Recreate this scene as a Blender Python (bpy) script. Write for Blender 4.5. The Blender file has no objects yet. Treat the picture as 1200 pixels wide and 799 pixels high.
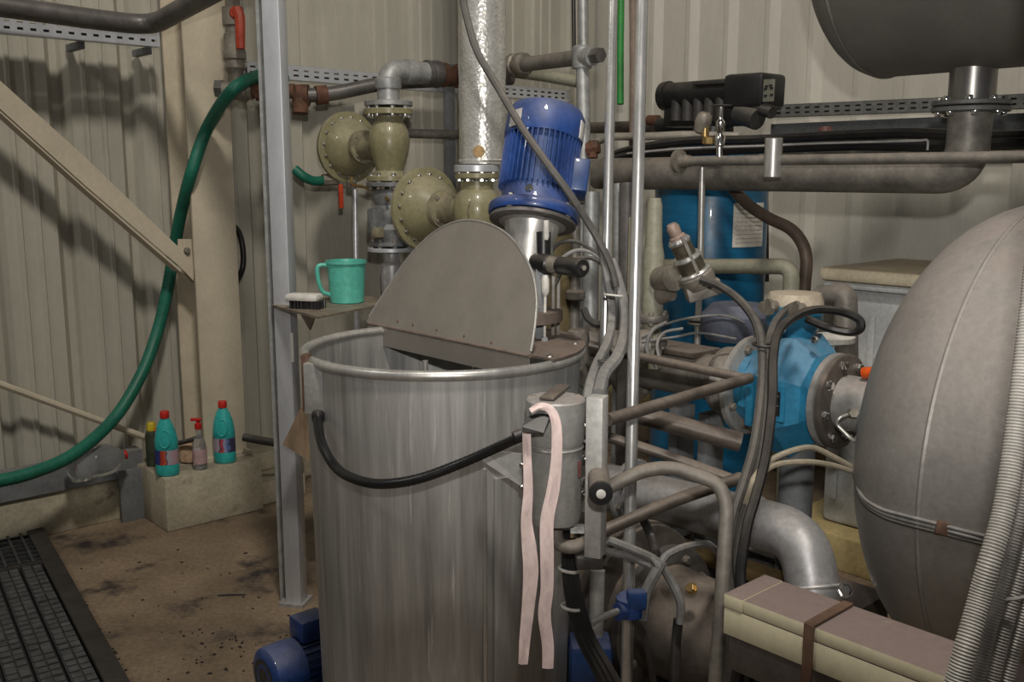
import bpy, bmesh, math, random
from mathutils import Vector as V, Matrix, Quaternion
random.seed(7)
sc = bpy.context.scene
COL = sc.collection
PI = math.pi
# ---------------------------------------------------------------- camera, world, lights, exposure
F, PITCH, HC = 1150.0, math.radians(9.6), 1.65
cd = bpy.data.cameras.new('camera'); cam = bpy.data.objects.new('camera', cd); COL.objects.link(cam)
cam.location = (0, 0, HC); cam.rotation_euler = (PI/2 - PITCH, 0, 0)
cd.sensor_width = 36; cd.lens = 36*F/1200; cd.clip_start = .05
sc.camera = cam
sc.view_settings.view_transform = 'Standard'; sc.view_settings.look = 'None'
sc.view_settings.exposure = 0.22; sc.view_settings.gamma = 1; sc.view_settings.use_curve_mapping = False
w = bpy.data.worlds.new('hall_air'); sc.world = w; w.use_nodes = True
w.node_tree.nodes['Background'].inputs[0].default_value = (.88, .92, 1, 1)
w.node_tree.nodes['Background'].inputs[1].default_value = .06
def lamp(name, kind, loc, target, energy, col, **k):
    d = bpy.data.lights.new(name, kind); d.energy = energy; d.color = col
    for a, v in k.items(): setattr(d, a, v)
    o = bpy.data.objects.new(name, d); COL.objects.link(o); o.location = loc
    o.rotation_euler = (V(target)-V(loc)).to_track_quat('-Z', 'Y').to_euler(); return o
lamp('high_bay_lamp', 'AREA', (.3, .4, 6.2), (.3, 3.2, .8), 175, (1, .93, .82), shape='DISK', size=.7)
lamp('high_bay_lamp', 'AREA', (-4.2, .2, 6.0), (-2.6, 4.4, 1.0), 40, (1, .95, .86), shape='DISK', size=.7)
lamp('camera_flash', 'SPOT', (.04, -.03, 1.95), (.95, 5.0, 2.2), 165, (1, .96, .9), spot_size=math.radians(78), spot_blend=.9, shadow_soft_size=.035)
# ---------------------------------------------------------------- frame helpers
cp, sp = math.cos(PITCH), math.sin(PITCH)
AZ = math.radians(42)
E1 = V((math.cos(AZ), math.sin(AZ), 0))      # along the left wall to the corner
E2 = V((math.sin(AZ), -math.cos(AZ), 0))     # out of the left wall, along the right wall
UP = V((0, 0, 1)); CAM = V((0, 0, HC))
RZ = Matrix.Rotation(AZ, 3, 'Z')             # local x -> E1, local y -> -E2
def ray(px, py):
    u, v = (px-600)/F, (399.5-py)/F
    return V((u, cp+v*sp, -sp+v*cp))
def P(px, py, D): return CAM + ray(px, py)*D
def PA(px, py, a): r = ray(px, py); return CAM + r*(a/(r.dot(E1)))
def PB(px, py, b): r = ray(px, py); return CAM + r*(b/(r.dot(E2)))
def PZ(px, py, z): r = ray(px, py); return CAM + r*((z-HC)/r.z)
def ZY(py, Y):
    v = (399.5-py)/F
    return HC + Y*(v*cp-sp)/(cp+v*sp)
def W(a, b, z): return E1*a + E2*b + UP*z
def plane_hit(px, py, p0, n):
    r = ray(px, py); return CAM + r*((p0-CAM).dot(n)/r.dot(n))
# ---------------------------------------------------------------- materials
MATS = {}
def mat(name, col, rough=.5, metal=0., var=.18, scale=7., stretch=(1, 1, 1), bump=0., bscale=None, dust=0.,
        dustcol=(.20, .165, .135), spot=None, alpha=None, crinkle=False, coat=0., spec=.5, grime=.18, dthr=.25):
    if name in MATS: return MATS[name]
    m = bpy.data.materials.new(name); m.use_nodes = True; nt = m.node_tree; N = nt.nodes; L = nt.links
    b = N['Principled BSDF']
    tc = N.new('ShaderNodeTexCoord'); mp = N.new('ShaderNodeMapping'); mp.inputs['Scale'].default_value = stretch
    L.new(tc.outputs['Object'], mp.inputs[0])
    no = N.new('ShaderNodeTexNoise'); no.inputs['Scale'].default_value = scale; no.inputs['Detail'].default_value = 5; no.inputs['Roughness'].default_value = .6
    L.new(mp.outputs[0], no.inputs['Vector'])
    mr = N.new('ShaderNodeMapRange'); mr.inputs[1].default_value = .32; mr.inputs[2].default_value = .68
    L.new(no.outputs['Fac'], mr.inputs[0])
    mx = N.new('ShaderNodeMix'); mx.data_type = 'RGBA'
    mx.inputs[6].default_value = tuple(max(0, c*(1-var)) for c in col)+(1,); mx.inputs[7].default_value = tuple(min(1, c*(1+var)) for c in col)+(1,)
    L.new(mr.outputs[0], mx.inputs[0]); out = mx.outputs[2]
    met = None
    def layer(fac, c):
        nonlocal out
        k = N.new('ShaderNodeMix'); k.data_type = 'RGBA'; L.new(fac, k.inputs[0]); L.new(out, k.inputs[6]); k.inputs[7].default_value = tuple(c)+(1,)
        out = k.outputs[2]
    if spot:
        c2, thr, s2 = spot
        n2 = N.new('ShaderNodeTexNoise'); n2.inputs['Scale'].default_value = s2; n2.inputs['Detail'].default_value = 6; n2.inputs['Roughness'].default_value = .65
        L.new(mp.outputs[0], n2.inputs['Vector'])
        r2 = N.new('ShaderNodeMapRange'); r2.inputs[1].default_value = thr; r2.inputs[2].default_value = thr+.12
        L.new(n2.outputs['Fac'], r2.inputs[0]); layer(r2.outputs[0], c2)
        if metal > 0: met = r2.outputs[0]
    if dust > 0:
        g = N.new('ShaderNodeNewGeometry'); sx = N.new('ShaderNodeSeparateXYZ'); L.new(g.outputs['Normal'], sx.inputs[0])
        r3 = N.new('ShaderNodeMapRange'); r3.inputs[1].default_value = .15; r3.inputs[2].default_value = .8; r3.inputs[4].default_value = dust
        L.new(sx.outputs['Z'], r3.inputs[0])
        n3 = N.new('ShaderNodeTexNoise'); n3.inputs['Scale'].default_value = 9; n3.inputs['Detail'].default_value = 7; L.new(tc.outputs['Object'], n3.inputs['Vector'])
        r4 = N.new('ShaderNodeMapRange'); r4.inputs[1].default_value = dthr; r4.inputs[2].default_value = dthr+.3; L.new(n3.outputs['Fac'], r4.inputs[0])
        mu = N.new('ShaderNodeMath'); mu.operation = 'MULTIPLY'; L.new(r3.outputs[0], mu.inputs[0]); L.new(r4.outputs[0], mu.inputs[1])
        layer(mu.outputs[0], dustcol)
        ro = N.new('ShaderNodeMix'); L.new(mu.outputs[0], ro.inputs[0]); ro.inputs[2].default_value = rough; ro.inputs[3].default_value = .95
        L.new(ro.outputs[0], b.inputs['Roughness'])
        if metal > 0:
            me = N.new('ShaderNodeMix'); L.new(mu.outputs[0], me.inputs[0]); me.inputs[2].default_value = metal; me.inputs[3].default_value = 0
            L.new(me.outputs[0], b.inputs['Metallic'])
    else:
        rr = N.new('ShaderNodeMapRange'); rr.inputs[3].default_value = max(.03, rough-.08); rr.inputs[4].default_value = min(1, rough+.1)
        L.new(no.outputs['Fac'], rr.inputs[0]); L.new(rr.outputs[0], b.inputs['Roughness'])
        if met:
            me = N.new('ShaderNodeMix'); L.new(met, me.inputs[0]); me.inputs[2].default_value = metal; me.inputs[3].default_value = metal*.3
            L.new(me.outputs[0], b.inputs['Metallic'])
        else: b.inputs['Metallic'].default_value = metal
    nf = N.new('ShaderNodeTexNoise'); nf.inputs['Scale'].default_value = 55; nf.inputs['Detail'].default_value = 6; nf.inputs['Roughness'].default_value = .7
    L.new(mp.outputs[0], nf.inputs['Vector'])
    rf = N.new('ShaderNodeMapRange'); rf.inputs[1].default_value = .3; rf.inputs[2].default_value = .7; rf.inputs[3].default_value = 1-grime; rf.inputs[4].default_value = 1+grime
    L.new(nf.outputs['Fac'], rf.inputs[0])
    vs = N.new('ShaderNodeVectorMath'); vs.operation = 'SCALE'; L.new(out, vs.inputs[0]); L.new(rf.outputs[0], vs.inputs['Scale']); out = vs.outputs[0]
    L.new(out, b.inputs['Base Color'])
    b.inputs['Specular IOR Level'].default_value = spec
    if coat: b.inputs['Coat Weight'].default_value = coat
    if bump:
        nb = N.new('ShaderNodeTexVoronoi' if crinkle else 'ShaderNodeTexNoise'); nb.inputs['Scale'].default_value = bscale or scale*4
        if not crinkle: nb.inputs['Detail'].default_value = 4
        L.new(mp.outputs[0], nb.inputs['Vector'])
        bp = N.new('ShaderNodeBump'); bp.inputs['Strength'].default_value = min(1, bump); bp.inputs['Distance'].default_value = .004*bump if bump < 1 else .006*bump
        L.new(nb.outputs[0], bp.inputs['Height']); L.new(bp.outputs[0], b.inputs['Normal'])
    if alpha is not None:
        b.inputs['Transmission Weight'].default_value = alpha; b.inputs['IOR'].default_value = 1.3
    MATS[name] = m; return m
CREAM = mat('cream_cladding', (.46, .44, .375), .5, 0, .10, 3, (1, 1, .35), grime=.05, spot=((.34, .31, .24), .66, 2.2))
CREAMR = mat('pale_cladding', (.60, .575, .51), .45, 0, .08, 3, (1, 1, .3), grime=.05, spot=((.42, .37, .29), .68, 2.0))
STEELC = mat('cream_painted_steel', (.57, .505, .39), .55, 0, .10, 4, grime=.07, spot=((.36, .29, .19), .66, 6), bump=.1)
CONC = mat('painted_concrete', (.44, .40, .30), .8, 0, .2, 5, bump=.5, bscale=40, spot=((.16, .12, .085), .62, 7), dust=.5, dustcol=(.13, .105, .08))
FLOORM = mat('stained_floor', (.175, .128, .085), .75, 0, .45, 1.6, bump=.4, bscale=60, grime=.32, spot=((.028, .02, .02), .55, 3.4))
GREYP = mat('grey_painted_steel', (.17, .18, .19), .55, 0, .2, 6, dust=.4)
GALV = mat('galvanised_steel', (.60, .62, .66), .40, .45, .06, 12, (1, 1, .3), grime=.07, spot=((.50, .52, .55), .62, 14))
GALVD = mat('weathered_galvanised', (.40, .41, .41), .5, .5, .22, 18, dust=.5, spot=((.22, .21, .20), .62, 12))
INOX = mat('stainless_steel', (.52, .51, .49), .35, .7, .14, 10, (1, 1, .25))
INOXB = mat('bright_stainless', (.66, .66, .65), .28, .8, .07, 12, (1, 1, .3))
VATM = mat('streaked_stainless', (.41, .405, .395), .42, .5, .22, 30, (1, 1, .045), spot=((.60, .59, .58), .60, 38), bump=.05)
VATIN = mat('vat_inside', (.42, .43, .43), .35, .9, .25, 8, (1, 1, .3))
LIDM = mat('dull_stainless', (.235, .215, .19), .5, .35, .06, 9, grime=.05)
TANKM = mat('dusty_silver_paint', (.30, .285, .27), .48, .5, .10, 5, bump=.45, bscale=55, grime=.1, dust=.6, dustcol=(.265, .22, .20), spot=((.42, .40, .385), .69, 30))
TANKD = mat('dark_silver_paint', (.205, .195, .18), .5, .4, .08, 5, grime=.06, bump=.08, bscale=90)
SILVER = mat('silver_pipe_paint', (.52, .52, .54), .35, .6, .1, 8, dust=.55)
PIPED = mat('dark_steel_pipe', (.145, .135, .13), .45, .5, .25, 9, spot=((.22, .13, .09), .62, 14))
PIPEG = mat('grimy_grey_pipe', (.20, .185, .165), .5, .3, .35, 9, bump=.15, dust=.75)
PIPEB = mat('brown_dusty_pipe', (.115, .097, .082), .42, .35, .4, 9, bump=.2, dust=.7, dustcol=(.19, .152, .125))
RUST = mat('rusty_iron', (.13, .058, .034), .8, .1, .4, 20, bump=.5, bscale=60, spot=((.09, .06, .045), .55, 25))
IRON = mat('malleable_iron', (.24, .215, .18), .55, .4, .3, 18, spot=((.22, .11, .06), .63, 22))
OLIVE = mat('olive_paint', (.255, .235, .135), .34, 0, .1, 9, dust=.35, dustcol=(.40, .36, .27), spot=((.25, .20, .12), .68, 16), coat=.3)
OLIVED = mat('chipped_olive_paint', (.27, .245, .16), .5, .1, .3, 16, spot=((.10, .085, .07), .58, 20), dust=.3)
BLOCKM = mat('dark_block_paint', (.17, .175, .18), .5, .2, .3, 14, spot=((.30, .29, .25), .6, 16))
BLUEM = mat('motor_blue_paint', (.016, .052, .205), .38, 0, .3, 10, dust=.5, dustcol=(.16, .15, .17), coat=.3, spot=((.02, .045, .16), .62, 14))
BLUED = mat('dark_motor_blue', (.012, .048, .17), .4, 0, .25, 10, dust=.3, coat=.2)
BLUEP = mat('pump_blue_paint', (.025, .20, .36), .35, 0, .12, 8, dust=.45, dustcol=(.22, .25, .29), coat=.25)
BLUET = mat('resin_tank_blue', (.008, .115, .24), .3, 0, .15, 6, (1, 1, 14), bump=.25, bscale=60, coat=.3)
GREENH = mat('green_hose_rubber', (.013, .135, .09), .45, 0, .15, 12, spec=.4)
BLACK = mat('black_plastic', (.013, .013, .014), .38, 0, .3, 12, dust=.25)
BLACKD = mat('dusty_black_rubber', (.04, .038, .036), .55, 0, .3, 14, dust=.75, dustcol=(.14, .125, .11))
CONDG = mat('grey_conduit', (.19, .19, .19), .5, 0, .2, 14, dust=.6, dustcol=(.25, .225, .20))
WCOR = mat('pale_corrugated_conduit', (.36, .345, .32), .5, 0, .12, 20)
DCOR = mat('dark_corrugated_conduit', (.28, .265, .25), .5, .1, .2, 20)
REDP = mat('red_plastic', (.50, .02, .015), .4, 0, .15, 12)
REDL = mat('red_lever_coating', (.48, .055, .02), .4, 0, .15, 20)
TURQ = mat('turquoise_plastic', (.03, .40, .385), .35, 0, .06, 10, coat=.2)
JUGM = mat('mint_plastic', (.10, .45, .36), .35, 0, .06, 10, coat=.2)
WHITEP = mat('white_plastic', (.62, .60, .56), .5, 0, .1, 12)
PINK = mat('pink_ribbon_cloth', (.70, .56, .54), .85, 0, .1, 16, (1, 1, .4), spot=((.60, .24, .26), .63, 9), bump=.4, bscale=70)
CHROME = mat('worn_chrome', (.72, .71, .69), .16, 1, .1, 14)
BRASS = mat('brass', (.42, .29, .12), .35, .8, .2, 18)
WOODM = mat('worn_wood', (.19, .13, .08), .7, 0, .35, 12, (1, 1, .12), bump=.3)
TRUNKM = mat('cream_plastic_trunking', (.66, .61, .44), .5, 0, .05, 8, dust=1., dustcol=(.21, .16, .145), dthr=.1, grime=.08)
BROWNP = mat('brown_rusty_strap', (.13, .075, .05), .6, .1, .3, 16)
FOIL = mat('aluminium_foil', (.72, .71, .68), .30, .6, .08, 12, bump=.6, bscale=75, crinkle=True, spot=((.50, .42, .31), .72, 6))
PVC = mat('grey_green_pvc', (.27, .265, .205), .5, 0, .12, 8, dust=.6, dustcol=(.30, .275, .20))
BINM = mat('grey_white_plastic', (.45, .46, .46), .5, 0, .08, 5, dust=.6, dustcol=(.50, .42, .30))
BINL = mat('cream_bin_lid', (.52, .46, .34), .5, 0, .1, 5, dust=.5, dustcol=(.42, .32, .21))
SHELFM = mat('dusty_shelf_steel', (.20, .165, .125), .6, .2, .3, 14)
GLASSP = mat('clear_plastic', (.80, .82, .82), .12, 0, .04, 8, alpha=.85)
SPONGE = mat('peach_sponge', (.50, .34, .22), .95, 0, .25, 26, bump=.8)
YELLOWP = mat('yellow_plastic', (.55, .42, .02), .45, 0, .15, 12)
GRATEM = mat('grating_steel', (.05, .053, .056), .5, .3, .3, 16, spot=((.03, .028, .028), .6, 10))
GRATEF = mat('grating_frame', (.035, .03, .028), .6, .2, .3, 10, spot=((.10, .055, .04), .62, 8))
STONEM = mat('grating_infill', (.06, .063, .065), .6, .1, .4, 20, spot=((.045, .045, .047), .58, 12), bump=.5)
PAPER = mat('paper', (.66, .63, .56), .8, 0, .06, 12)
COVERM = mat('brown_stained_steel', (.17, .135, .115), .6, .35, .3, 12, dust=.7, dustcol=(.185, .14, .115))
YELPL = mat('yellowed_plinth', (.40, .315, .15), .8, 0, .25, 5, bump=.4)
ORANGE = mat('orange_plastic', (.65, .09, .01), .4, 0, .1, 12)
GUARD = mat('pale_grey_painted_bar', (.46, .455, .44), .45, .2, .1, 12, spot=((.25, .23, .21), .68, 20))
INOXD = mat('dark_stainless', (.26, .25, .24), .30, .8, .12, 10, (1, 1, .3))
TRAYD = mat('dark_dusty_tray', (.15, .15, .145), .55, .2, .2, 14, dust=.4)
SHINYB = mat('shiny_black_plastic', (.009, .009, .010), .28, 0, .2, 14)
CANM = mat('grey_enamel_can', (.36, .36, .35), .4, .35, .1, 8, dust=.6, dustcol=(.27, .21, .185))
HOUSEM = mat('brown_grey_casting', (.11, .095, .083), .5, .25, .3, 8, dust=.8, dustcol=(.23, .185, .15), bump=.2)
# ---------------------------------------------------------------- mesh builder
class MB:
    def __init__(s): s.v = []; s.f = []
    def add(s, vs, fs):
        o = len(s.v); s.v += [V(x) for x in vs]; s.f += [tuple(i+o for i in f) for f in fs]; return s
    def box(s, c, size, rot=None, bev=0.):
        x, y, z = (d/2 for d in size); c = V(c)
        if bev:
            bm = bmesh.new(); bmesh.ops.create_cube(bm, size=1)
            for q in bm.verts: q.co = V((q.co.x*2*x, q.co.y*2*y, q.co.z*2*z))
            bmesh.ops.bevel(bm, geom=bm.edges[:], offset=bev, segments=2, affect='EDGES', profile=.5)
            bm.verts.index_update()
            vs = [q.co.copy() for q in bm.verts]; fs = [[q.index for q in f.verts] for f in bm.faces]; bm.free()
        else:
            vs = [V((i*x, j*y, k*z)) for i in (-1, 1) for j in (-1, 1) for k in (-1, 1)]
            fs = [(0, 1, 3, 2), (4, 6, 7, 5), (0, 4, 5, 1), (2, 3, 7, 6), (0, 2, 6, 4), (1, 5, 7, 3)]
        if rot is not None: vs = [rot @ q for q in vs]
        return s.add([q+c for q in vs], fs)
    def rings(s, rings, cap=True, close=False):
        o = len(s.v); n = len(rings[0])
        for r in rings: s.v += [V(q) for q in r]
        m = len(rings)
        for i in range(m if close else m-1):
            a, b = o+i*n, o+((i+1) % m)*n
            for j in range(n):
                k = (j+1) % n; s.f.append((a+j, a+k, b+k, b+j))
        if cap and not close:
            s.f.append(tuple(o+j for j in reversed(range(n)))); s.f.append(tuple(o+(m-1)*n+j for j in range(n)))
        return s
    def lathe(s, prof, org, axis=(0, 0, 1), seg=28, cap=True, close=False, sc=(1, 1), xdir=None):
        ax = V(axis).normalized(); q = ax.to_track_quat('Z', 'Y') if abs(ax.z) < .999 else Quaternion((1, 0, 0, 0)) if ax.z > 0 else Quaternion((0, 1, 0, 0))
        ex, ey = q @ V((1, 0, 0)), q @ V((0, 1, 0))
        if xdir is not None: ex = V(xdir).normalized(); ey = ax.cross(ex)
        org = V(org)
        return s.rings([[org+ax*h+(ex*math.cos(2*PI*j/seg)*sc[0]+ey*math.sin(2*PI*j/seg)*sc[1])*max(r, .0004) for j in range(seg)] for r, h in prof], cap, close)
    def cyl(s, p0, p1, r, r1=None, seg=16, ch=0.):
        p0, p1 = V(p0), V(p1); L = (p1-p0).length; r1 = r if r1 is None else r1
        if ch: return s.lathe([(r-ch, 0), (r, ch), (r1, L-ch), (r1-ch, L)], p0, p1-p0, seg)
        return s.lathe([(r, 0), (r1, L)], p0, p1-p0, seg)
    def tube(s, pts, r, seg=10, rfun=None):
        pts = [V(p) for p in pts]; n = len(pts)
        t = [(pts[min(i+1, n-1)]-pts[max(i-1, 0)]).normalized() for i in range(n)]
        u = t[0].orthogonal().normalized(); rs = []
        for i in range(n):
            if i: u = (t[i-1].rotation_difference(t[i]) @ u)
            u = (u-t[i]*u.dot(t[i])).normalized(); v = t[i].cross(u); rr = rfun(i) if rfun else r
            rs.append([pts[i]+(u*math.cos(2*PI*j/seg)+v*math.sin(2*PI*j/seg))*rr for j in range(seg)])
        return s.rings(rs)
    def prism(s, poly, d):          # planar polygon extruded by vector d
        n = len(poly); poly = [V(p) for p in poly]; d = V(d); o = len(s.v)
        s.v += poly+[p+d for p in poly]
        s.f.append(tuple(o+j for j in reversed(range(n)))); s.f.append(tuple(o+n+j for j in range(n)))
        for j in range(n):
            k = (j+1) % n; s.f.append((o+j, o+k, o+n+k, o+n+j))
        return s
    def torus(s, c, axis, R, r, seg=32, sub=8):
        return s.lathe([(R+r*math.cos(2*PI*k/sub), r*math.sin(2*PI*k/sub)) for k in range(sub)], c, axis, seg, close=True)
    def build(s, name, m, parent=None, ang=38, mesh=None):
        off = ORIG.get(parent.name, V((0, 0, 0))) if parent else V((0, 0, 0))
        me = bpy.data.meshes.new(name); me.from_pydata([tuple(q-off) for q in s.v], [], s.f)
        bm = bmesh.new(); bm.from_mesh(me); bmesh.ops.recalc_face_normals(bm, faces=bm.faces[:])
        ca = math.radians(ang)
        for f in bm.faces: f.smooth = True
        for e in bm.edges:
            if len(e.link_faces) == 2 and e.calc_face_angle(0) > ca: e.smooth = False
        bm.to_mesh(me); bm.free(); me.materials.append(m)
        o = bpy.data.objects.new(name, me); COL.objects.link(o)
        if parent:
            o.parent = parent; ORIG[o.name] = off
        return o
ORIG = {}
def tag(o, label, cat, group=None):
    o['label'] = label; o['category'] = cat
    if group: o['group'] = group
    return o
def T(name, label, cat, loc=(0, 0, 0), group=None):
    o = bpy.data.objects.new(name, None); o.empty_display_size = .05; COL.objects.link(o); o.location = loc
    ORIG[o.name] = V(loc); return tag(o, label, cat, group)
def solo(mb, name, m, label, cat, group=None):      # a thing that is one mesh
    n = len(mb.v); lo = min(q.z for q in mb.v); c = sum(mb.v, V())/n; c.z = lo
    mb.v = [q-c for q in mb.v]; o = mb.build(name, m); o.location = c; ORIG[o.name] = c
    return tag(o, label, cat, group)
def struct(o): o['kind'] = 'structure'; return o
def copy_tree(o, parent=None):
    c = o.copy(); COL.objects.link(c)
    if parent: c.parent = parent
    for ch in list(o.children): copy_tree(ch, c)
    return c
def smooth(pts, n=8):               # Catmull-Rom
    pts = [V(p) for p in pts]; q = [pts[0]*2-pts[1]]+pts+[pts[-1]*2-pts[-2]]; out = []
    for i in range(1, len(q)-2):
        a, b, c, d = q[i-1:i+3]
        for k in range(n):
            t = k/n; out.append(.5*((2*b)+(c-a)*t+(2*a-5*b+4*c-d)*t*t+(3*b-a-3*c+d)*t**3))
    out.append(pts[-1]); return out
def fillet(pts, r, n=6):            # polyline with rounded corners
    pts = [V(p) for p in pts]; out = [pts[0]]
    for i in range(1, len(pts)-1):
        a, b, c = pts[i-1:i+2]; k = min(r, (a-b).length*.48, (c-b).length*.48)
        p, q = b+(a-b).normalized()*k, b+(c-b).normalized()*k
        for j in range(n+1):
            t = j/n; out.append(p*(1-t)**2+b*2*t*(1-t)+q*t*t)
    out.append(pts[-1]); return out
def resample(pts, step):
    out = [pts[0].copy()]; acc = 0
    for a, b in zip(pts, pts[1:]):
        L = (b-a).length
        if L < 1e-6: continue
        d = step-acc
        while d < L: out.append(a+(b-a)*(d/L)); d += step
        acc = (acc+L) % step if True else 0
    out.append(pts[-1].copy()); return out
def corrugated(pts, r, pitch, amp, seg=10):
    q = resample(smooth(pts, 12), pitch/2); return MB().tube(q, r, seg, lambda i: r*(1+amp*(1 if i % 2 else -1)))
# shared bolt mesh: hexagon head on a washer, along +z
_b = MB().lathe([(1.25, 0), (1.25, .25)], (0, 0, 0), (0, 0, 1), 10).lathe([(1, .25), (1, .95), (.8, 1.1)], (0, 0, 0), (0, 0, 1), 6)
BOLTS = {}
def bolt(parent, p, axis, r, m):
    key = (m.name,)
    if key not in BOLTS:
        o = _b.build('bolt', m); BOLTS[key] = o.data; bpy.data.objects.remove(o)
    o = bpy.data.objects.new('bolt', BOLTS[key]); COL.objects.link(o); o.parent = parent
    o.location = V(p)-ORIG[parent.name]; o.rotation_mode = 'QUATERNION'; o.rotation_quaternion = V(axis).normalized().to_track_quat('Z', 'Y'); o.scale = (r, r, r)
    return o
def flange(parent, c, axis, r, th, m, nb=8, bm=None, br=.008, bore=0, name='flange', both=True, ph=0.3):
    ax = V(axis).normalized(); c = V(c)
    o = MB().lathe([(r*.97, -th/2), (r, -th/2+.003), (r, th/2-.003), (r*.97, th/2)], c, ax, 32).build(name, m, parent)
    q = ax.to_track_quat('Z', 'Y')
    for k in range(nb):
        a = 2*PI*k/nb+ph; p = c+(q @ V((math.cos(a), math.sin(a), 0)))*r*.82
        if bm:
            bolt(o, p+ax*th/2, ax, br, bm)
            if both: bolt(o, p-ax*th/2, -ax, br, bm)
    return o
def pipe_thing(name, pts, r, m, label, cat, group=None, bend=.05, seg=12, spl=False):
    q = smooth(pts, 8) if spl else fillet(pts, bend)
    return solo(MB().tube(q, r, seg), name, m, label, cat, group)
# ================================================================ SETTING
LB, RA = -4.80, 5.067      # wall planes: left wall b = LB, right wall a = RA
struct(MB().box((1, 2, -.06), (12, 14, .12)).build('floor', FLOORM))
def cladding(wall, along, n, k0, k1, horiz, m, pitch, rib, dep, out, nstiff):
    # trapezoid-profile sheets, each a piece of the wall
    for k in range(k0, k1):
        prof = []
        for j in range(3):
            x0 = (k*3+j)*pitch
            pts = [(0, 0), (pitch-rib-.05, 0)]
            if nstiff:
                f = pitch-rib-.07
                pts = [(0, 0), (f*.30, 0), (f*.33, .010), (f*.40, .010), (f*.43, 0), (f*.66, 0), (f*.69, .010), (f*.76, .010), (f*.79, 0), (f, 0)]
            pts += [(pitch-rib-.035, dep), (pitch-.035, dep)]
            if not nstiff: pts = [(0, 0), (pitch-.095, 0), (pitch-.085, dep), (pitch-.055, dep), (pitch-.01, 0)]
            prof += [(x0+p, q) for p, q in pts]
        prof.append(((k*3+3)*pitch+.012, .001)); prof[0] = (prof[0][0]-.012, .0015)
        mb = MB(); n_ = len(prof); vs = []
        for z in (.0, 4.7):
            for p, q in prof: vs.append(along(p, q+out)+UP*z)
        for z in (.0, 4.7):
            for p, q in prof: vs.append(along(p, q+out-.0015)+UP*z)
        fs = [(i, i+1, n_+i+1, n_+i) for i in range(n_-1)]+[(2*n_+i+1, 2*n_+i, 3*n_+i, 3*n_+i+1) for i in range(n_-1)]
        mb.add(vs, fs).build('cladding_sheet', m, wall, 20)
c = W((RA-3)/2, LB-.22, 2.3)
wl = struct(MB().box(c, (RA+3.3, .2, 4.8), RZ).build('wall_left', CREAM))
cladding(wl, lambda p, q: W(RA-p, LB+q, 0), None, 0, 9, None, CREAM, .325, .032, -.055, 0, True)
c = W(RA+.16, (LB+1.6)/2, 2.3)
wr = struct(MB().box(c, (.2, 1.6-LB+.4, 4.8), RZ).build('wall_right', CREAMR))
cladding(wr, lambda p, q: W(RA+.055-q, LB+p, 0), None, 0, 7, None, CREAMR, .29, .03, .042, 0, False)
struct(MB().box(W((RA-3)/2, LB+.03, .10), (RA+3.2, .2, .20), RZ, .006).build('baseboard_left', CONC))
struct(MB().box(W(RA-.05, (LB+1.6)/2, .09), (.2, 1.6-LB+.1, .18), RZ, .006).build('baseboard_right', YELPL))
# steel channel lying along the kerb
ka0, ka1 = PB(-60, 560, -4.60).dot(E1), PB(172, 560, -4.62).dot(E1)
mb = MB(); kz = .205
L = ka1-ka0; cc = W((ka0+ka1)/2, -4.66, 0)
mb.box(cc+UP*(kz+.062), (L, .012, .125), RZ).box(cc+UP*(kz+.006)-E2*.045, (L, .09, .012), RZ).box(cc+UP*(kz+.119)-E2*.045, (L, .09, .012), RZ)
struct(mb.build('trim_1', GREYP))
solo(MB().box(PB(156, 588, -4.61)*1+V((0, 0, 0)), (.12, .02, .33), RZ, .003), 'steel_plate', GREYP, 'grey painted steel plate standing upright between kerb and concrete plinth', 'plate')
# concrete column plinth
p = PZ(193, 622, 0); pa, pb = p.dot(E1), -4.33
q = PZ(304, 602, 0); qa = q.dot(E1)+.05
ph_ = .262
pl = solo(MB().box(W((pa+qa)/2, (pb+LB+.06)/2, ph_/2), (qa-pa, pb-LB-.06, ph_), RZ, .008), 'concrete_plinth', CONC, 'cream painted concrete plinth under the steel column with bottles along its edge', 'plinth')
solo(MB().box(W(qa+.14, -4.53, .06), (.26, .3, .12), RZ, .01), 'concrete_block', CONC, 'low dark stained concrete block on the floor right of the cream plinth', 'block')
solo(MB().box(W(qa+.2, -4.66, .17), (.36, .2, .1), RZ, .01), 'kerb_stone', CONC, 'cream concrete ledge behind the foot of the galvanised post', 'ledge')
# steel column (I section)
A0, A1 = PB(228, 300, -4.46).dot(E1), PB(278, 300, -4.46).dot(E1); Wc = A1-A0; ac = (A0+A1)/2
t = T('steel_column', 'cream painted steel I-beam column standing behind the bottles', 'column', W(ac, -4.58, ph_))
h = 4.6-ph_; zc = ph_+h/2
MB().box(W(ac, -4.466, zc), (Wc, .014, h), RZ).build('flange', STEELC, t)
MB().box(W(ac, -4.69, zc), (Wc, .014, h), RZ).build('flange', STEELC, t)
MB().box(W(ac, -4.578, zc), (.01, .21, h), RZ).build('web', STEELC, t)
MB().box(W(ac, -4.57, ph_+.01), (Wc+.04, .27, .02), RZ).build('base_plate', STEELC, t)
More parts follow.
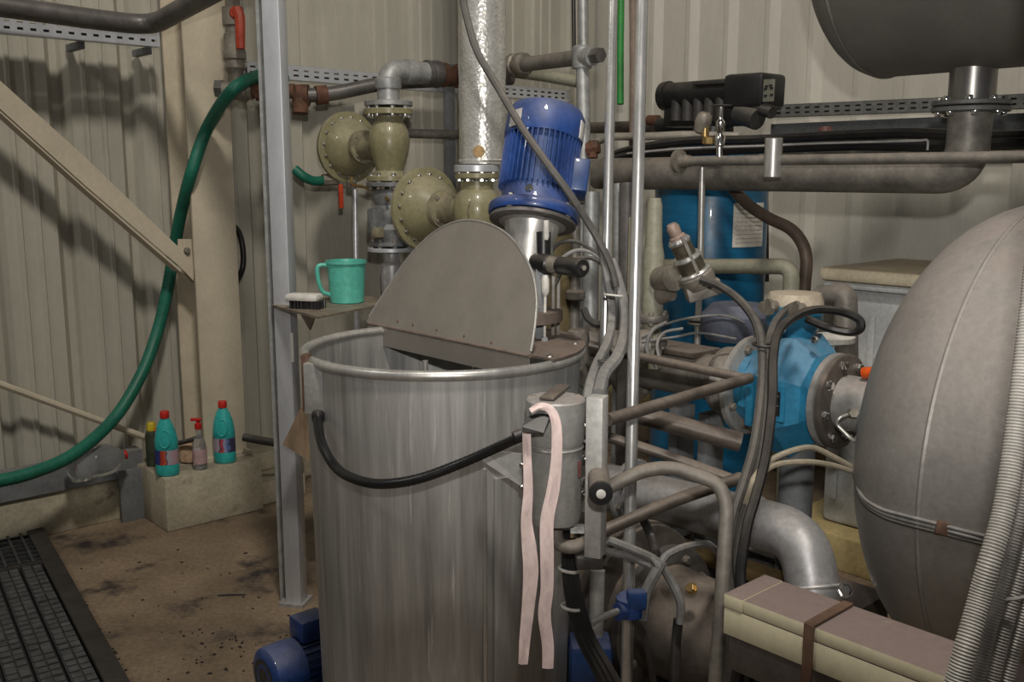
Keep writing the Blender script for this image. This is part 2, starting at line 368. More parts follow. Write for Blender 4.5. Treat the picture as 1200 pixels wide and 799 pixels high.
# diagonal brace, an angle section with gusset
bb = -4.52
t = T('diagonal_brace', 'wide cream angle-iron brace sloping down to the steel column', 'brace', PB(120, 215, bb))
p0, p1 = PB(-90, 27, bb), PB(226, 328, bb); r0, r1 = PB(-90, 62-62, bb), PB(226, 293, bb)
poly = [PB(-90, 26, bb), PB(0, 95, bb), PB(100, 185, bb), PB(206, 287, bb), PB(226, 300, bb), PB(226, 329, bb), PB(212, 314, bb), PB(100, 218, bb), PB(0, 128, bb), PB(-90, 55, bb)]
MB().prism(poly, E2*.008).build('face_leg', STEELC, t)
MB().prism([PB(-90, 55, bb), PB(0, 128, bb), PB(100, 218, bb), PB(212, 315, bb), PB(212, 319, bb), PB(100, 222, bb), PB(0, 132, bb), PB(-90, 59, bb)], -E2*.09).build('edge_leg', STEELC, t)
MB().prism([PB(208, 280, bb-.012), PB(232, 280, bb-.012), PB(232, 330, bb-.012), PB(208, 308, bb-.012)], E2*.008).build('gusset', STEELC, t)
bolt(t, PB(219, 294, bb+.008), E2, .014, IRON)
q = [PB(-60, 428, -4.66), PB(0, 450, -4.66), PB(90, 483, -4.66), PB(172, 513, -4.66)]
solo(MB().tube(q, .016, 8), 'brace_rod', STEELC, 'thin cream rod sloping along the left wall behind the green hose', 'rod')
# ================================================================ cable trays
def tray(name, label, a0, b0, a1, b1, z0, z1, hgt, depth, pitch, slot, m, lean=0, group=None):
    p0, p1 = W(a0, b0, z0), W(a1, b1, z1); d = (p1-p0); L = d.length; d.normalize()
    out = d.cross(UP).normalized()
    if out.dot(V((0, -1, 0))) < 0: out = -out
    up = UP
    t = T(name, label, 'cable tray', (p0+p1)/2, group)
    xs = [0]; x = pitch*.25
    while x+slot < L: xs += [x, x+slot]; x += pitch
    xs.append(L)
    ys = [0, hgt*.24, hgt*.38, hgt*.62, hgt*.76, hgt]
    vs = []; fs = []; nx, ny = len(xs), len(ys)
    for i, xx in enumerate(xs):
        for j, yy in enumerate(ys): vs.append(p0+d*xx+up*(yy-hgt/2)+out*depth)
    for i in range(nx-1):
        for j in range(ny-1):
            if i % 2 == 1 and j in (1, 3) and i < nx-2: continue
            fs.append((i*ny+j, (i+1)*ny+j, (i+1)*ny+j+1, i*ny+j+1))
    web = MB().add(vs, fs).build('perforated_web', m, t, 20)
    for p_ in web.data.polygons: p_.use_smooth = False
    q_ = [p0+out*depth*.35-up*(hgt/2-.03)+d*(.02+(L-.04)*k/6)+up*random.uniform(-.004, .004) for k in range(7)]
    MB().tube(q_, .026, 8).build('slot_shade_cables', BLACKD, t)  # black cables, added behind the web to give the slots their shaded dark
    so = web.modifiers.new('thick', 'SOLIDIFY'); so.thickness = .003; so.offset = -1
    R = Matrix((d, out, d.cross(out)*-1 if d.cross(out).z < 0 else d.cross(out))).transposed()
    for s_, nm in ((1, 'upper_lip'), (-1, 'lower_lip')):
        MB().box((p0+p1)/2+up*s_*hgt/2+out*depth/2, (L, depth, .003), R).build(nm, m, t)
    return t
p0, p1 = PB(-70, 19, -4.62), PB(182, 47, -4.62)
tl = tray('cable_tray', 'slotted galvanised cable tray under the dark pipe at top left', p0.dot(E1), -4.62, p1.dot(E1), -4.62, p1.z+.005, p1.z+.005, .078, .05, .052, .024, GALV)
for px in (92, 170):
    q = PB(px, 58, -4.66)
    MB().box(W(q.dot(E1), -4.70, p1.z-.05), (.03, .16, .03), RZ).build('bracket', GREYP, tl)
p0, p1 = PB(284, 77, -4.62), PB(545, 105, -4.62); zt = p1.z
tray('cable_tray', 'slotted galvanised cable tray behind the post and the galvanised elbow', p0.dot(E1), -4.62, PB(662, 118, -4.62).dot(E1), -4.62, (p0.z+p1.z)/2, p1.z, .07, .05, .06, .03, GALV)
p0, p1 = PA(903, 131, 4.93), PA(1260, 117, 4.93)
tr = tray('cable_tray', 'dusty grey cable tray along the right wall below the silver tank', 4.93, p0.dot(E2), 4.93, p1.dot(E2), p0.z, p1.z, .065, .06, .06, .03, TRAYD)
# dark sheet duct beneath the right tray
p0, p1 = PA(905, 152, 4.99), PA(1260, 148, 4.99)
solo(MB().box((p0+p1)/2, (.03, (p1-p0).length, .10), RZ), 'wire_duct', GREYP, 'flat grey wire duct beneath the right wall cable tray', 'duct')
# ================================================================ top-left pipework
pipe_thing('steam_pipe', [PB(-90, -4, -4.42), PB(0, 7, -4.42), PB(120, 24, -4.42), PB(178, 30, -4.42), PB(262, -16, -3.75), PB(320, -50, -3.3)], .043, PIPED, 'thick dark steel pipe bending towards the viewer at top left', 'pipe', bend=.16, seg=16)
bv = PB(275, 60, -4.30); X, Y = bv.x, bv.y; D0 = (bv-CAM).dot(V((0, cp, -sp)))
def BV(px, py): return P(px, py, D0)
t = T('ball_valve', 'rusty ball valve with red lever on the steel column', 'valve', BV(274, 105))
zz = lambda py: ZY(py, Y)
prof = []
for py, r in ((-25, .034), (8, .034), (9, .05), (30, .05), (31, .036), (38, .036), (40, .046), (58, .046), (60, .052), (69, .052), (71, .042), (80, .048), (84, .036), (96, .036), (98, .05), (114, .05)):
    prof.append((r, zz(py)))
prof = prof[::-1]
MB().lathe(prof, (X, Y, 0), (0, 0, 1), 12).build('valve_body', IRON, t)
hl = MB().lathe([(.03, -.01), (.03, .02), (.022, .03)], BV(282, 18)-V((0, .06, 0)), (0, -1, 0), 14)
hl.tube(smooth([BV(283, 14)-V((0, .08, 0)), BV(287, 25)-V((0, .085, 0)), BV(288, 45)-V((0, .09, 0)), BV(288, 60)-V((0, .085, 0))], 5), .024, 8, lambda i: .026-.0004*i)
hl.build('lever', REDL, t)
q0, q1 = BV(262, 106), BV(350, 103)
MB().cyl(BV(253, 104), BV(262, 104), .042, seg=6).build('plug', PIPED, t)
MB().cyl(q0, BV(296, 106), .042, seg=14).cyl(BV(280, 106), BV(290, 106), .05, seg=12).build('tee', IRON, t)
mb = MB().cyl(BV(296, 106), BV(345, 107), .034, seg=12).cyl(BV(300, 106), BV(312, 106), .047, seg=8)
mb.build('rusty_nipple', RUST, t)
pp = [P(314, 90, 4.55), P(300, 90, 4.45), P(272, 106, 4.32), PB(243, 150, -4.40), PB(224, 203, -4.42), PB(212, 250, -4.57), PB(204, 292, -4.67), PB(196, 340, -4.685), PB(184, 390, -4.67), PB(165, 440, -4.61), PB(134, 490, -4.54), PB(88, 531, -4.43), PB(40, 553, -4.38), PB(-10, 565, -4.36), PB(-80, 575, -4.36)]
pp = [P(334, 92, 4.66)] + pp
solo(corrugated(pp, .0285, .02, .03, 12), 'water_hose', GREENH, 'thick green hose hanging in a long curve down the left wall', 'hose')
pipe_thing('coiled_cable', [P(270, 262, 4.9), P(280, 272, 4.85), P(285, 295, 4.85), P(283, 318, 4.85), P(268, 345, 4.9)], .014, BLACK, 'black cable loop sticking out behind the steel column', 'cable', spl=True)
# rusty run right of the post to the galvanised elbow
t = T('rusty_pipe', 'dark pipe with rusty couplings running from the post to the galvanised elbow', 'pipe', P(400, 105, 4.85))
q = [P(345, 112, 4.8), P(385, 111, 4.85), P(450, 97, 4.95), P(560, 92, 5.2), P(600, 92, 5.3)]
MB().tube(fillet(q, .1), .036, 12).build('pipe', PIPED, t)
MB().cyl(P(346, 112, 4.8), P(362, 112, 4.8), .055, seg=10).cyl(P(370, 112, 4.82), P(383, 111, 4.84), .048, seg=10).cyl(P(352, 115, 4.79), P(352, 133, 4.79), .04, seg=10).build('coupling', RUST, t)
# ================================================================ galvanised post with shelf
PD = 3.62
px_, py_ = P(331, 300, PD).x, P(331, 300, PD).y
ga = RZ.to_3x3() @ Matrix.Rotation(math.radians(-16), 3, 'Z')
t = T('support_post', 'galvanised steel post standing left of the stainless vat', 'post', (px_, py_, 0))
sq = .066
R33 = Matrix.Rotation(math.radians(-12), 3, 'Z')
MB().box((px_+.004, py_, 2.25), (sq, sq, 4.5), R33, .005).build('tube', GALV, t)
MB().box(V((px_-.012, py_+.02, 2.25))+R33 @ V((-sq/2-.006, .01, 0)), (.012, .075, 4.5), R33).build('backing_strip', GALVD, t)
MB().box((px_, py_, .006), (.10, .10, .012), R33).build('base_plate', GALVD, t)
MB().box(V((px_+.02, py_, 1.02))+R33 @ V((.02, -.036, 0)), (.012, .004, .11), R33).build('sticker', WHITEP, t)
sz = ZY(361, 3.5)
t = T('shelf', 'small dusty steel shelf fixed to the galvanised post', 'shelf', P(380, 360, 3.55))
sp_ = [PZ(318, 357, sz), PZ(372, 371, sz), PZ(450, 356, sz), PZ(436, 347, sz), PZ(330, 349, sz)]
MB().prism(sp_, (0, 0, -.008)).build('plate', SHELFM, t)
MB().prism([PZ(352, 366, sz)-UP*.008, PZ(368, 370, sz)-UP*.008, PZ(362, 364, sz)-UP*.07], V((.004, .006, 0))).build('bracket', SHELFM, t)
# jug
jc = PZ(407, 354, sz); jh = .158
t = T('jug', 'mint green plastic measuring jug on the steel shelf', 'jug', jc)
MB().lathe([(.06, 0), (.064, .004), (.072, jh-.006), (.076, jh-.003), (.076, jh), (.069, jh), (.061, .006), (.0, .006)], jc, seg=32, cap=False).lathe([(.064, .002), (.0005, .002)], jc, seg=32, cap=False).build('body', JUGM, t)
hd = V((-.93, -.36, 0)).normalized()
hp = [jc+hd*.068+UP*.142, jc+hd*.105+UP*.138, jc+hd*.106+UP*.09, jc+hd*.092+UP*.045, jc+hd*.062+UP*.03]
MB().tube(smooth(hp, 6), .008, 8).build('handle', JUGM, t)
MB().lathe([(.074, jh-.012), (.078, jh-.01), (.078, jh), (.074, jh)], jc, seg=32, cap=False).build('lip', JUGM, t)
# brush and white pad
bc = PZ(361, 361, sz)
t = T('scrubbing_brush', 'white scrubbing brush with black bristles on the shelf', 'brush', bc)
Rb = Matrix.Rotation(math.radians(-14), 3, 'Z')
mb = MB()
for i in range(9):
    for j in range(4):
        q = bc+Rb @ V((-.052+.013*i, -.025+.016*j, 0)); mb.cyl(q, q+V((random.uniform(-.003, .003), random.uniform(-.003, .003), .028)), .0072, .006, 6)
br = mb.build('bristles', BLACK, t); br['kind'] = 'stuff'
MB().box(bc+V((-.012, 0, .04)), (.125, .066, .026), Rb, .010).build('brush_back', WHITEP, t)
# wooden board between post and vat
mb = MB().prism([P(331, 521, 3.545), P(352, 478, 3.545), P(374, 474, 3.545), P(374, 547, 3.545)], V((.012, .032, .0)))
solo(mb, 'wooden_wedge', WOODM, 'worn wooden wedge board jammed between the post and the vat', 'board')
# ================================================================ bottles on the plinth
def bottle_label_mat(name, flip):
    m = bpy.data.materials.new(name); m.use_nodes = True; nt = m.node_tree; N = nt.nodes; L = nt.links; b = N['Principled BSDF']
    b.inputs['Roughness'].default_value = .45
    tc = N.new('ShaderNodeTexCoord'); sx = N.new('ShaderNodeSeparateXYZ'); L.new(tc.outputs['Object'], sx.inputs[0])
    cr = N.new('ShaderNodeValToRGB'); cr.color_ramp.interpolation = 'CONSTANT'
    st = [(0, (.03, .04, .20)), (.22, (.10, .03, .09)), (.30, (.42, .05, .03)), (.52, (.52, .13, .04)), (.60, (.10, .06, .16)), (.66, (.38, .36, .42)), (.84, (.44, .30, .34))]
    if flip: st = [(0, (.40, .37, .44)), (.26, (.42, .27, .33)), (.36, (.05, .04, .10)), (.44, (.42, .06, .07)), (.58, (.28, .28, .45)), (.74, (.10, .16, .38)), (.86, (.05, .05, .10))]
    el = cr.color_ramp.elements
    for i, (p, c) in enumerate(st):
        e = el[i] if i < 2 else el.new(p); e.position = p; e.color = c+(1,)
    mr = N.new('ShaderNodeMapRange'); mr.inputs[1].default_value = -.047; mr.inputs[2].default_value = .047
    no = N.new('ShaderNodeTexNoise'); no.inputs['Scale'].default_value = 34; L.new(tc.outputs['Object'], no.inputs[0])
    ma = N.new('ShaderNodeMath'); ma.operation = 'MULTIPLY_ADD'; ma.inputs[1].default_value = .035; L.new(no.outputs[0], ma.inputs[0]); L.new(sx.outputs[0], ma.inputs[2])
    su = N.new('ShaderNodeMath'); su.operation = 'SUBTRACT'; su.inputs[1].default_value = .0175; L.new(ma.outputs[0], su.inputs[0])
    L.new(su.outputs[0], mr.inputs[0]); L.new(mr.outputs[0], cr.inputs[0]); L.new(cr.outputs[0], b.inputs['Base Color'])
    return m
def bleach(c, label, lm, rot, s=1.0):
    t = T('bleach_bottle', label, 'bottle', c, 'turquoise bleach bottles')
    xd = V((math.cos(rot), math.sin(rot), 0)); S = (1, .78)
    MB().lathe([(.030*s, 0), (.050*s, .003), (.054*s, .012), (.054*s, .052), (.0525*s, .055), (.0525*s, .128), (.054*s, .132), (.053*s, .165), (.047*s, .205), (.034*s, .245), (.022*s, .268), (.017*s, .28), (.017*s, .288)], c, seg=32, sc=S, xdir=xd).build('body', TURQ, t, 50)
    MB().lathe([(.0535*s, .057), (.0535*s, .126)], c, seg=40, sc=(1, .785), xdir=xd, cap=False).build('label', lm, t)
    MB().lathe([(.02, .274), (.021, .278), (.021, .302), (.019, .306), (.0, .306)], c, seg=20, cap=False).build('cap', REDP, t)
    # recessed grip: an oval ridge round a dark hollow
    yd = V((-xd.y, xd.x, 0)); nrm = -yd if (-yd).y < 0 else yd
    ring = []
    for k in range(28):
        a = 2*PI*k/28; x = .024*math.cos(a); z = .180+.040*math.sin(a)
        r = .0535-(max(0, z-.165)/.1)*.024
        y = .78*math.sqrt(max(0, r*r-(x-.004)**2))
        ring.append(c+xd*(x+.004)+nrm*(y+.0005)+UP*z)
    MB().tube(ring+[ring[0]], .0042, 8).build('grip_rim', TURQ, t)
    MB().add([c+xd*.004+nrm*.032+UP*.18]+[q-nrm*.0005 for q in ring], [(0, 1+k, 1+(k+1) % 28) for k in range(28)]).build('grip_recess', TURQ, t)
    return t
ptop = ph_
bleach(PZ(197, 556, ptop), 'bleach bottle with red cap and red label at left end of plinth', bottle_label_mat('label_print_red', False), math.radians(4))
bleach(PZ(264, 541, ptop), 'bleach bottle with red cap and blue swirl label in front of column', bottle_label_mat('label_print_swirl', True), math.radians(-2))
c = PZ(235, 549, ptop)
t = T('spray_bottle', 'clear plastic bottle with red pump top between two bleach bottles', 'bottle', c)
MB().lathe([(.024, 0), (.032, .004), (.033, .01), (.033, .09), (.030, .125), (.022, .15), (.014, .168), (.0125, .20)], c, seg=24).build('body', GLASSP, t)
MB().lathe([(.0337, .03), (.0337, .10)], c, seg=24, cap=False).build('label', mat('pink_white_label', (.50, .34, .35), .5, 0, .15, 20, spot=((.45, .03, .05), .56, 28)), t)
MB().lathe([(.016, .196), (.017, .20), (.017, .222), (.009, .224), (.009, .238)], c, seg=16).box(c+V((-.008, -.004, .243)), (.05, .018, .014), None, .004).build('pump_top', REDP, t)
c = PZ(180, 545, ptop)
t = T('cleaner_bottle', 'slim dark bottle with yellow cap half hidden behind a bleach bottle', 'bottle', c)
MB().lathe([(.028, 0), (.032, .004), (.032, .15), (.024, .175)], c, seg=20).build('body', mat('dark_bottle_print', (.045, .055, .035), .4, 0, .3, 20, spot=((.42, .35, .05), .6, 26)), t)
MB().lathe([(.022, .174), (.022, .205), (.016, .215)], c, seg=16).build('cap', YELLOWP, t)
c2 = c+V((.035, -.01, 0))
solo(MB().lathe([(.016, 0), (.018, .12), (.012, .15)], c2, seg=14).lathe([(.015, .15), (.015, .18), (.011, .185)], c2, seg=14), 'small_bottle', REDP, 'small red-capped bottle squeezed against the dark cleaner bottle', 'bottle')
solo(MB().lathe([(.02, 0), (.05, .01), (.058, .04), (.05, .085), (.02, .10)], PZ(218, 546, ptop)+V((0, .06, 0)), seg=14, sc=(1, .7)), 'sponge', SPONGE, 'crumpled peach sponge behind the clear spray bottle', 'sponge')
# clear demijohn lying on the kerb
p0, p1 = P(82, 549, 4.42), P(138, 535, 4.58)
ax = (p1-p0).normalized(); L = (p1-p0).length
t = T('water_bottle', 'large clear plastic bottle lying on the kerb behind the hose', 'bottle', p0)
MB().lathe([(.03, 0), (.068, .006), (.072, .02), (.072, L*.4), (.069, L*.42), (.072, L*.45), (.072, L*.8), (.05, L*1.0), (.02, L*1.13)], p0, ax, 24).build('body', GLASSP, t)
MB().lathe([(.022, L*1.10), (.022, L*1.18)], p0, ax, 14).build('cap', REDP, t)
pipe_thing('dark_hook_handle', [P(206, 520, 4.75), P(222, 516, 4.72), P(234, 512, 4.72)], .012, BLACKD, 'short black handle lying behind the sponge on the plinth', 'handle')
pipe_thing('grey_rod_piece', [P(285, 512, 4.85), P(300, 515, 4.85), P(330, 520, 4.9)], .02, BLACKD, 'dusty black hose piece lying behind the right bleach bottle', 'hose')
# ================================================================ floor grating
g0, g1 = PZ(47, 620, 0), PZ(150, 806, 0)
gd = (g1-g0).normalized(); gn = V((gd.y, -gd.x, 0));
if gn.x > 0: gn = -gn
RG = Matrix((gd, gn, UP)).transposed()
GL = 2.5; GW = .95; GH = .045
t = T('floor_grating', 'dark steel floor grating with raised frame at bottom left', 'grating', g0+gd*GL/2+gn*GW/2)
def gbox(u, v, z, su, sv, sz): return MB().box(g0+gd*u+gn*v+UP*z, (su, sv, sz), RG, .003)
gbox(GL/2, .035, GH/2, GL, .07, GH).build('frame_bar', GRATEF, t)
gbox(.03, GW/2, GH/2, .06, GW, GH).build('frame_bar', GRATEF, t)
gbox(GL/2, GW/2, .004, GL, GW, .008).build('pit_shade_sheet', mat('pit_shade_black', (.012, .011, .011), .9), t)  # near-black sheet laid on the floor, painting in the shade of a pit
us = .52
for k in range(int((GW-.1)/.052)):
    v = .10+k*.052
    gbox((us+.07)/2+.03, v, .026, us-.07, .012, .032).build('bar', GRATEM, t)
mb = MB()
for k in range(8): mb.box(g0+gd*(.10+k*.055)+gn*(GW/2)+UP*.03, (.008, GW-.1, .012), RG)
mb.build('cross_rods', GRATEM, t)['kind'] = 'stuff'
gbox(us+.02, GW/2, .022, .03, GW-.08, .04).build('frame_bar', GRATEF, t)
mb = MB()
nrow = int((GW-.1)/.088)
for k in range(nrow):
    v = .115+k*.088
    sl = gbox(us+.04+(GL-us-.05)/2, v, .018, GL-us-.06, .078, .026).build('slat', GRATEM, t)
    mb = MB(); u = us+.06
    while u < 1.75:
        for dv in (-.019, .019):
            mb.box(g0+gd*(u+random.uniform(-.004, .004))+gn*(v+dv)+UP*(.033+random.uniform(-.002, .001)), (.036+random.uniform(-.006, .004), .031, .012), RG)
        u += .046
    mb.build('tread_stud', STONEM, sl)['kind'] = 'stuff'
# floor litter
mb = MB()
for k in range(80):
    u_, v_ = random.uniform(-30, 345), random.uniform(640, 800)
    p_ = PZ(max(u_, 60+(v_-640)*.6), v_, 0)
    if random.random() < .35: p_ = PZ(random.uniform(215, 300), random.uniform(735, 790), 0)
    s_ = random.uniform(.002, .008); mb.box(p_+UP*.002, (s_*random.uniform(.8, 2), s_, .004), Matrix.Rotation(random.random()*3, 3, 'Z'))
de = solo(mb, 'floor_grit', mat('dark_grit', (.025, .018, .016), .9), 'scattered dark grit and crumbs on the stained floor', 'grit'); de['kind'] = 'stuff'
pipe_thing('twig', [PZ(255, 697, .005), PZ(270, 696, .008), PZ(288, 696, .005)], .004, BLACKD, 'thin dark twig lying on the stained floor', 'twig', seg=6)
# ================================================================ MIXING VAT
VX, VY, VR = -.191, 2.707, .383
VZ = 1.167
def vat_r(z): return .363+(VR-.363)*(z-.15)/(VZ-.15)
VC = V((VX, VY, 0))
t = T('mixing_vat', 'large streaked stainless steel vat with a half open lid', 'vat', VC)
MB().lathe([(vat_r(.12), .12), (vat_r(VZ), VZ)], VC, seg=72, cap=False).lathe([(vat_r(.12)-.004, .13), (VR-.006, VZ)], VC, seg=72, cap=False).build('shell', VATM, t)
MB().lathe([(.0, .45), (VR-.02, .45)], VC, seg=48, cap=False).build('inner_floor', VATIN, t)
MB().torus(VC+UP*(VZ+.004), UP, VR+.001, .0135, 72, 12).build('rim', INOX, t)
MB().lathe([(.0, .12), (vat_r(.12), .12)], VC, seg=48, cap=False).build('bottom', VATM, t)
for k in range(3):
    a = 2*PI*k/3+.5; q = VC+V((math.cos(a), math.sin(a), 0))*.29
    MB().cyl(q, q+UP*.13, .03).build('leg', INOX, t)
hz = VZ+.012
HA, HB = PZ(432, 381, hz), PZ(621, 420, hz)     # hinge line across the mouth
hu = (HB-HA).normalized(); hw = V((-hu.y, hu.x, 0))
if hw.y < 0: hw = -hw
hm = (HA+HB)/2; hm_c = VC+UP*hz
# fixed half cover on the far right side
half = []
u0 = (HA-hm_c).dot(hu); w0 = (hm-hm_c).dot(hw)
a0 = math.asin(max(-1, min(1, w0/(VR+.012)))); R_ = VR+.012
for k in range(29):
    a = a0+(PI-2*a0)*k/28; half.append(hm_c+(hu*math.cos(a)+hw*math.sin(a))*R_)
MB().prism([q+UP*.004 for q in half], UP*.006).build('fixed_cover', COVERM, t)
MB().prism([HA+UP*.004-hw*.004, HB+UP*.004-hw*.004, HB-UP*.055-hw*.004, HA-UP*.055-hw*.004], hw*.004).build('cover_skirt', LIDM, t)
for f_, s_ in ((.02, .0), (.22, .03), (.5, .04), (.78, .03), (.97, .01)):
    a = a0+(PI-2*a0)*f_; bolt(t, hm_c+(hu*math.cos(a)+hw*math.sin(a))*(R_-.028)+UP*.01, UP, .007, CHROME)
# hinged lid standing open
le = math.radians(24)
tl = hw*math.sin(le)+UP*math.cos(le); ln = tl.cross(hu).normalized()
if ln.y > 0: ln = -ln
lp = [(429, 377), (440, 359), (455, 336), (470, 313), (485, 294), (500, 279), (515, 268), (530, 261), (545, 258), (560, 259), (575, 263), (590, 271), (602, 282), (613, 297), (622, 315), (627, 332), (629, 352), (628, 372), (625, 396), (621, 419)]
pts = [plane_hit(x, y, HA+UP*.008, ln) for x, y in lp]
pts = [pts[0]]+smooth(pts, 3)[1:-1]+[pts[-1]]
lid = MB().prism(pts, -ln*.003).build('hinged_lid', LIDM, t)
MB().tube(pts[1:-1], .0035, 6).build('lid_edge', INOX, lid)
mb = MB().cyl(HA+UP*.006, HB+UP*.006, .006, seg=10); mb.build('hinge_rod', COVERM, lid)
for x, y in ((467, 377), (485, 381), (513, 387), (545, 394), (577, 402)):
    bolt(lid, plane_hit(x, y, HA, ln)+ln*.001, ln, .0042, BROWNP)
# stirrer shaft inside
MB().cyl(VC+hw*.12+UP*.5, VC+hw*.12+UP*1.15, .014).build('stirrer_shaft', INOX, t)
MB().cyl(VC-hu*.02-hw*.05+UP*.6, VC-hu*.02-hw*.05+UP*1.14, .008).build('probe', INOX, t)
# side jacket seam and panel on the right of the shell
def vat_pt(px, py, off=.0):      # where a ray meets the shell
    r = ray(px, py); r2 = V((r.x, r.y)); o = -V((VX, VY)); R = vat_r(.8)+off
    A = r2.dot(r2); B = 2*o.dot(r2); Cc = o.dot(o)-R*R; s = (-B-math.sqrt(max(0, B*B-4*A*Cc)))/(2*A)
    return CAM+r*s
a0_, a1_ = [math.atan2(p.y-VY, p.x-VX) for p in (vat_pt(578, 650), vat_pt(668, 650, .01))]
prof = []
mb = MB(); NA = 14
for r_, z0, z1 in ((.014, .18, .905),):
    ri = []
    for z in (z0, z1):
        for k in range(NA+1):
            a = a0_+(a1_-a0_)*k/NA; R = vat_r(z)
            ri.append(VC+V((math.cos(a), math.sin(a), 0))*(R+r_)+UP*z)
        for k in range(NA, -1, -1):
            a = a0_+(a1_-a0_)*k/NA; R = vat_r(z)
            ri.append(VC+V((math.cos(a), math.sin(a), 0))*(R-.002)+UP*z)
    n = 2*(NA+1); mb.rings([ri[:n], ri[n:]])
mb.build('side_jacket', VATM, t)
q0, q1 = vat_pt(568, 560, .002), vat_pt(568, 780, .002)
MB().cyl(V((q0.x, q0.y, .2)), V((q0.x, q0.y, .93)), .006, seg=8).build('weld_seam', INOX, t)
# mounting plate for the filter can
pl_ = [vat_pt(563, 530, .012), vat_pt(566, 548, .01), P(628, 578, 2.24), P(628, 540, 2.24), P(612, 528, 2.25)]
D1 = 2.30
MB().prism([P(562, 538, 2.345), P(566, 527, 2.345), P(626, 533, 2.30), P(626, 580, 2.30)], V((.0, .004, 0))).build('mounting_plate', CANM, t)
for x, y in ((612, 545), (612, 571)): bolt(t, P(x, y, 2.305), (0, -1, 0), .006, CHROME)
# ---- junction box and its cable
bx = P(372, 454, 2.55)
t = T('junction_box', 'grey junction box on the left side of the vat rim', 'box', bx)
rb = Matrix.Rotation(math.radians(-12), 3, 'Z')
MB().box(bx, (.055, .05, .135), rb, .003).build('housing', CANM, t)
MB().box(bx+V((-.03, .02, .01)), (.02, .03, .15), rb, .002).build('backing_bracket', BROWNP, t)
MB().lathe([(.015, 0), (.017, .008), (.017, .022), (.012, .03)], P(373, 494, 2.53), (0, 0, 1), 12).build('cable_gland', BLACK, t)
for dz in (-.04, .04): bolt(t, bx+V((.036, -.012, dz)), (1, -.2, 0), .006, CHROME)
cpts = [P(373, 486, 2.53), P(373, 500, 2.50), P(379, 524, 2.45), P(395, 549, 2.40), P(418, 562, 2.33), P(448, 567, 2.285), P(490, 561, 2.26), P(540, 543, 2.25), P(585, 523, 2.22), P(618, 508, 2.16)]
solo(corrugated(cpts, .0122, .012, .03, 12), 'black_cable', SHINYB, 'thick black cable slung across the front of the vat', 'cable')
# ---- filter can with cap
fx, fy = P(651, 520, 2.22).x, P(651, 520, 2.22).y
fr = 33.5*2.22/F
fz = lambda py: ZY(py, fy)
FC = V((fx, fy, 0))
t = T('filter_canister', 'grey cylindrical filter can with dusty lid hung on the vat side', 'filter', FC+UP*fz(610))
MB().lathe([(fr*.55, fz(612)), (fr*.86, fz(609)), (fr*.92, fz(600)), (fr*.93, fz(516))], FC, seg=40).build('can', CANM, t)
MB().lathe([(fr*.97, fz(517)), (fr*1.0, fz(513)), (fr*1.03, fz(480)), (fr*1.03, fz(468)), (fr*.98, fz(466))], FC, seg=40).build('lid', CANM, t)
MB().torus(FC+UP*fz(522), UP, fr*.935, .004, 40, 6).build('clamp_ring', INOX, t)
MB().box(FC+V((.05, -.02, fz(540)))-V((.0, fr*.75, 0))*.9, (.006, .003, .035)).build('sight_mark', mat('red_brown_mark', (.12, .03, .03), .6), t)
cb = [FC+V((-.022, -.035, fz(470))), FC+V((.022, .10, fz(458)))]
d = (cb[1]-cb[0]); 
MB().box((cb[0]+cb[1])/2+UP*.002, (d.length, .034, .007), Matrix.Rotation(math.atan2(d.y, d.x), 3, 'Z'), .002).build('lid_strap', PIPEB, t)
for (u, v) in ((-.05, .02), (.05, .03)): bolt(t, FC+V((u, v, fz(470))), UP, .008, IRON)
# ---- black connector with ribbon
kp = P(630, 494, 2.14)
t = T('cable_connector', 'black plastic connector at the end of the slung cable', 'connector', kp)
Rk = Matrix.Rotation(math.radians(38), 3, 'Y') if False else Matrix.Rotation(math.radians(12), 3, 'Z') @ Matrix.Rotation(math.radians(-22), 3, 'Y')
MB().prism([P(611, 500, 2.10), P(624, 480, 2.13), P(647, 479, 2.13), P(648, 485, 2.12), P(637, 507, 2.09), P(613, 506, 2.09)], V((.004, .034, -.004))).build('body', SHINYB, t)
MB().lathe([(.012, 0), (.012, .02)], P(612, 508, 2.135), (P(612, 508, 2.135)-P(640, 497, 2.15)), 12).build('collar', BLACK, t)
def ribbon(cl, D, name, label):
    rs = []
    q = smooth([P(x, y, D+dd) for x, y, w_, dd in cl], 5); ws = []
    for i in range(len(q)):
        k = i/5; i0 = min(int(k), len(cl)-2); f = k-i0; ws.append((cl[i0][2]*(1-f)+cl[i0+1][2]*f)*D/F)
    rr = []
    for i, p in enumerate(q):
        tt = (q[min(i+1, len(q)-1)]-q[max(i-1, 0)]).normalized(); sd = tt.cross(V((0, 1, 0))).normalized()
        if sd.length < .1: sd = V((1, 0, 0))
        fo = .004*math.sin(i*.55); out = V((0, -1, 0)); hw_ = ws[i]/2
        rr.append([p-sd*hw_, p-sd*hw_*.35+out*(.0035+fo*.5), p+sd*hw_*.35+out*(.001-fo*.5), p+sd*hw_, p+sd*hw_*.3-out*.003, p-sd*hw_*.3-out*.003])
    return MB().rings(rr)
mb = ribbon([(617, 506, 10, 0), (618, 540, 10, 0), (619, 575, 11, 0), (617, 610, 13, 0), (620, 640, 17, 0), (622, 670, 18, 0), (619, 710, 15, 0), (615, 750, 13, 0), (613, 778, 11, 0)], 2.12, '', '')
tr_ = T('ribbon', 'pink cloth ribbon tied over the black connector with two hanging ends', 'ribbon', kp)
mb.build('hanging_end', PINK, tr_)
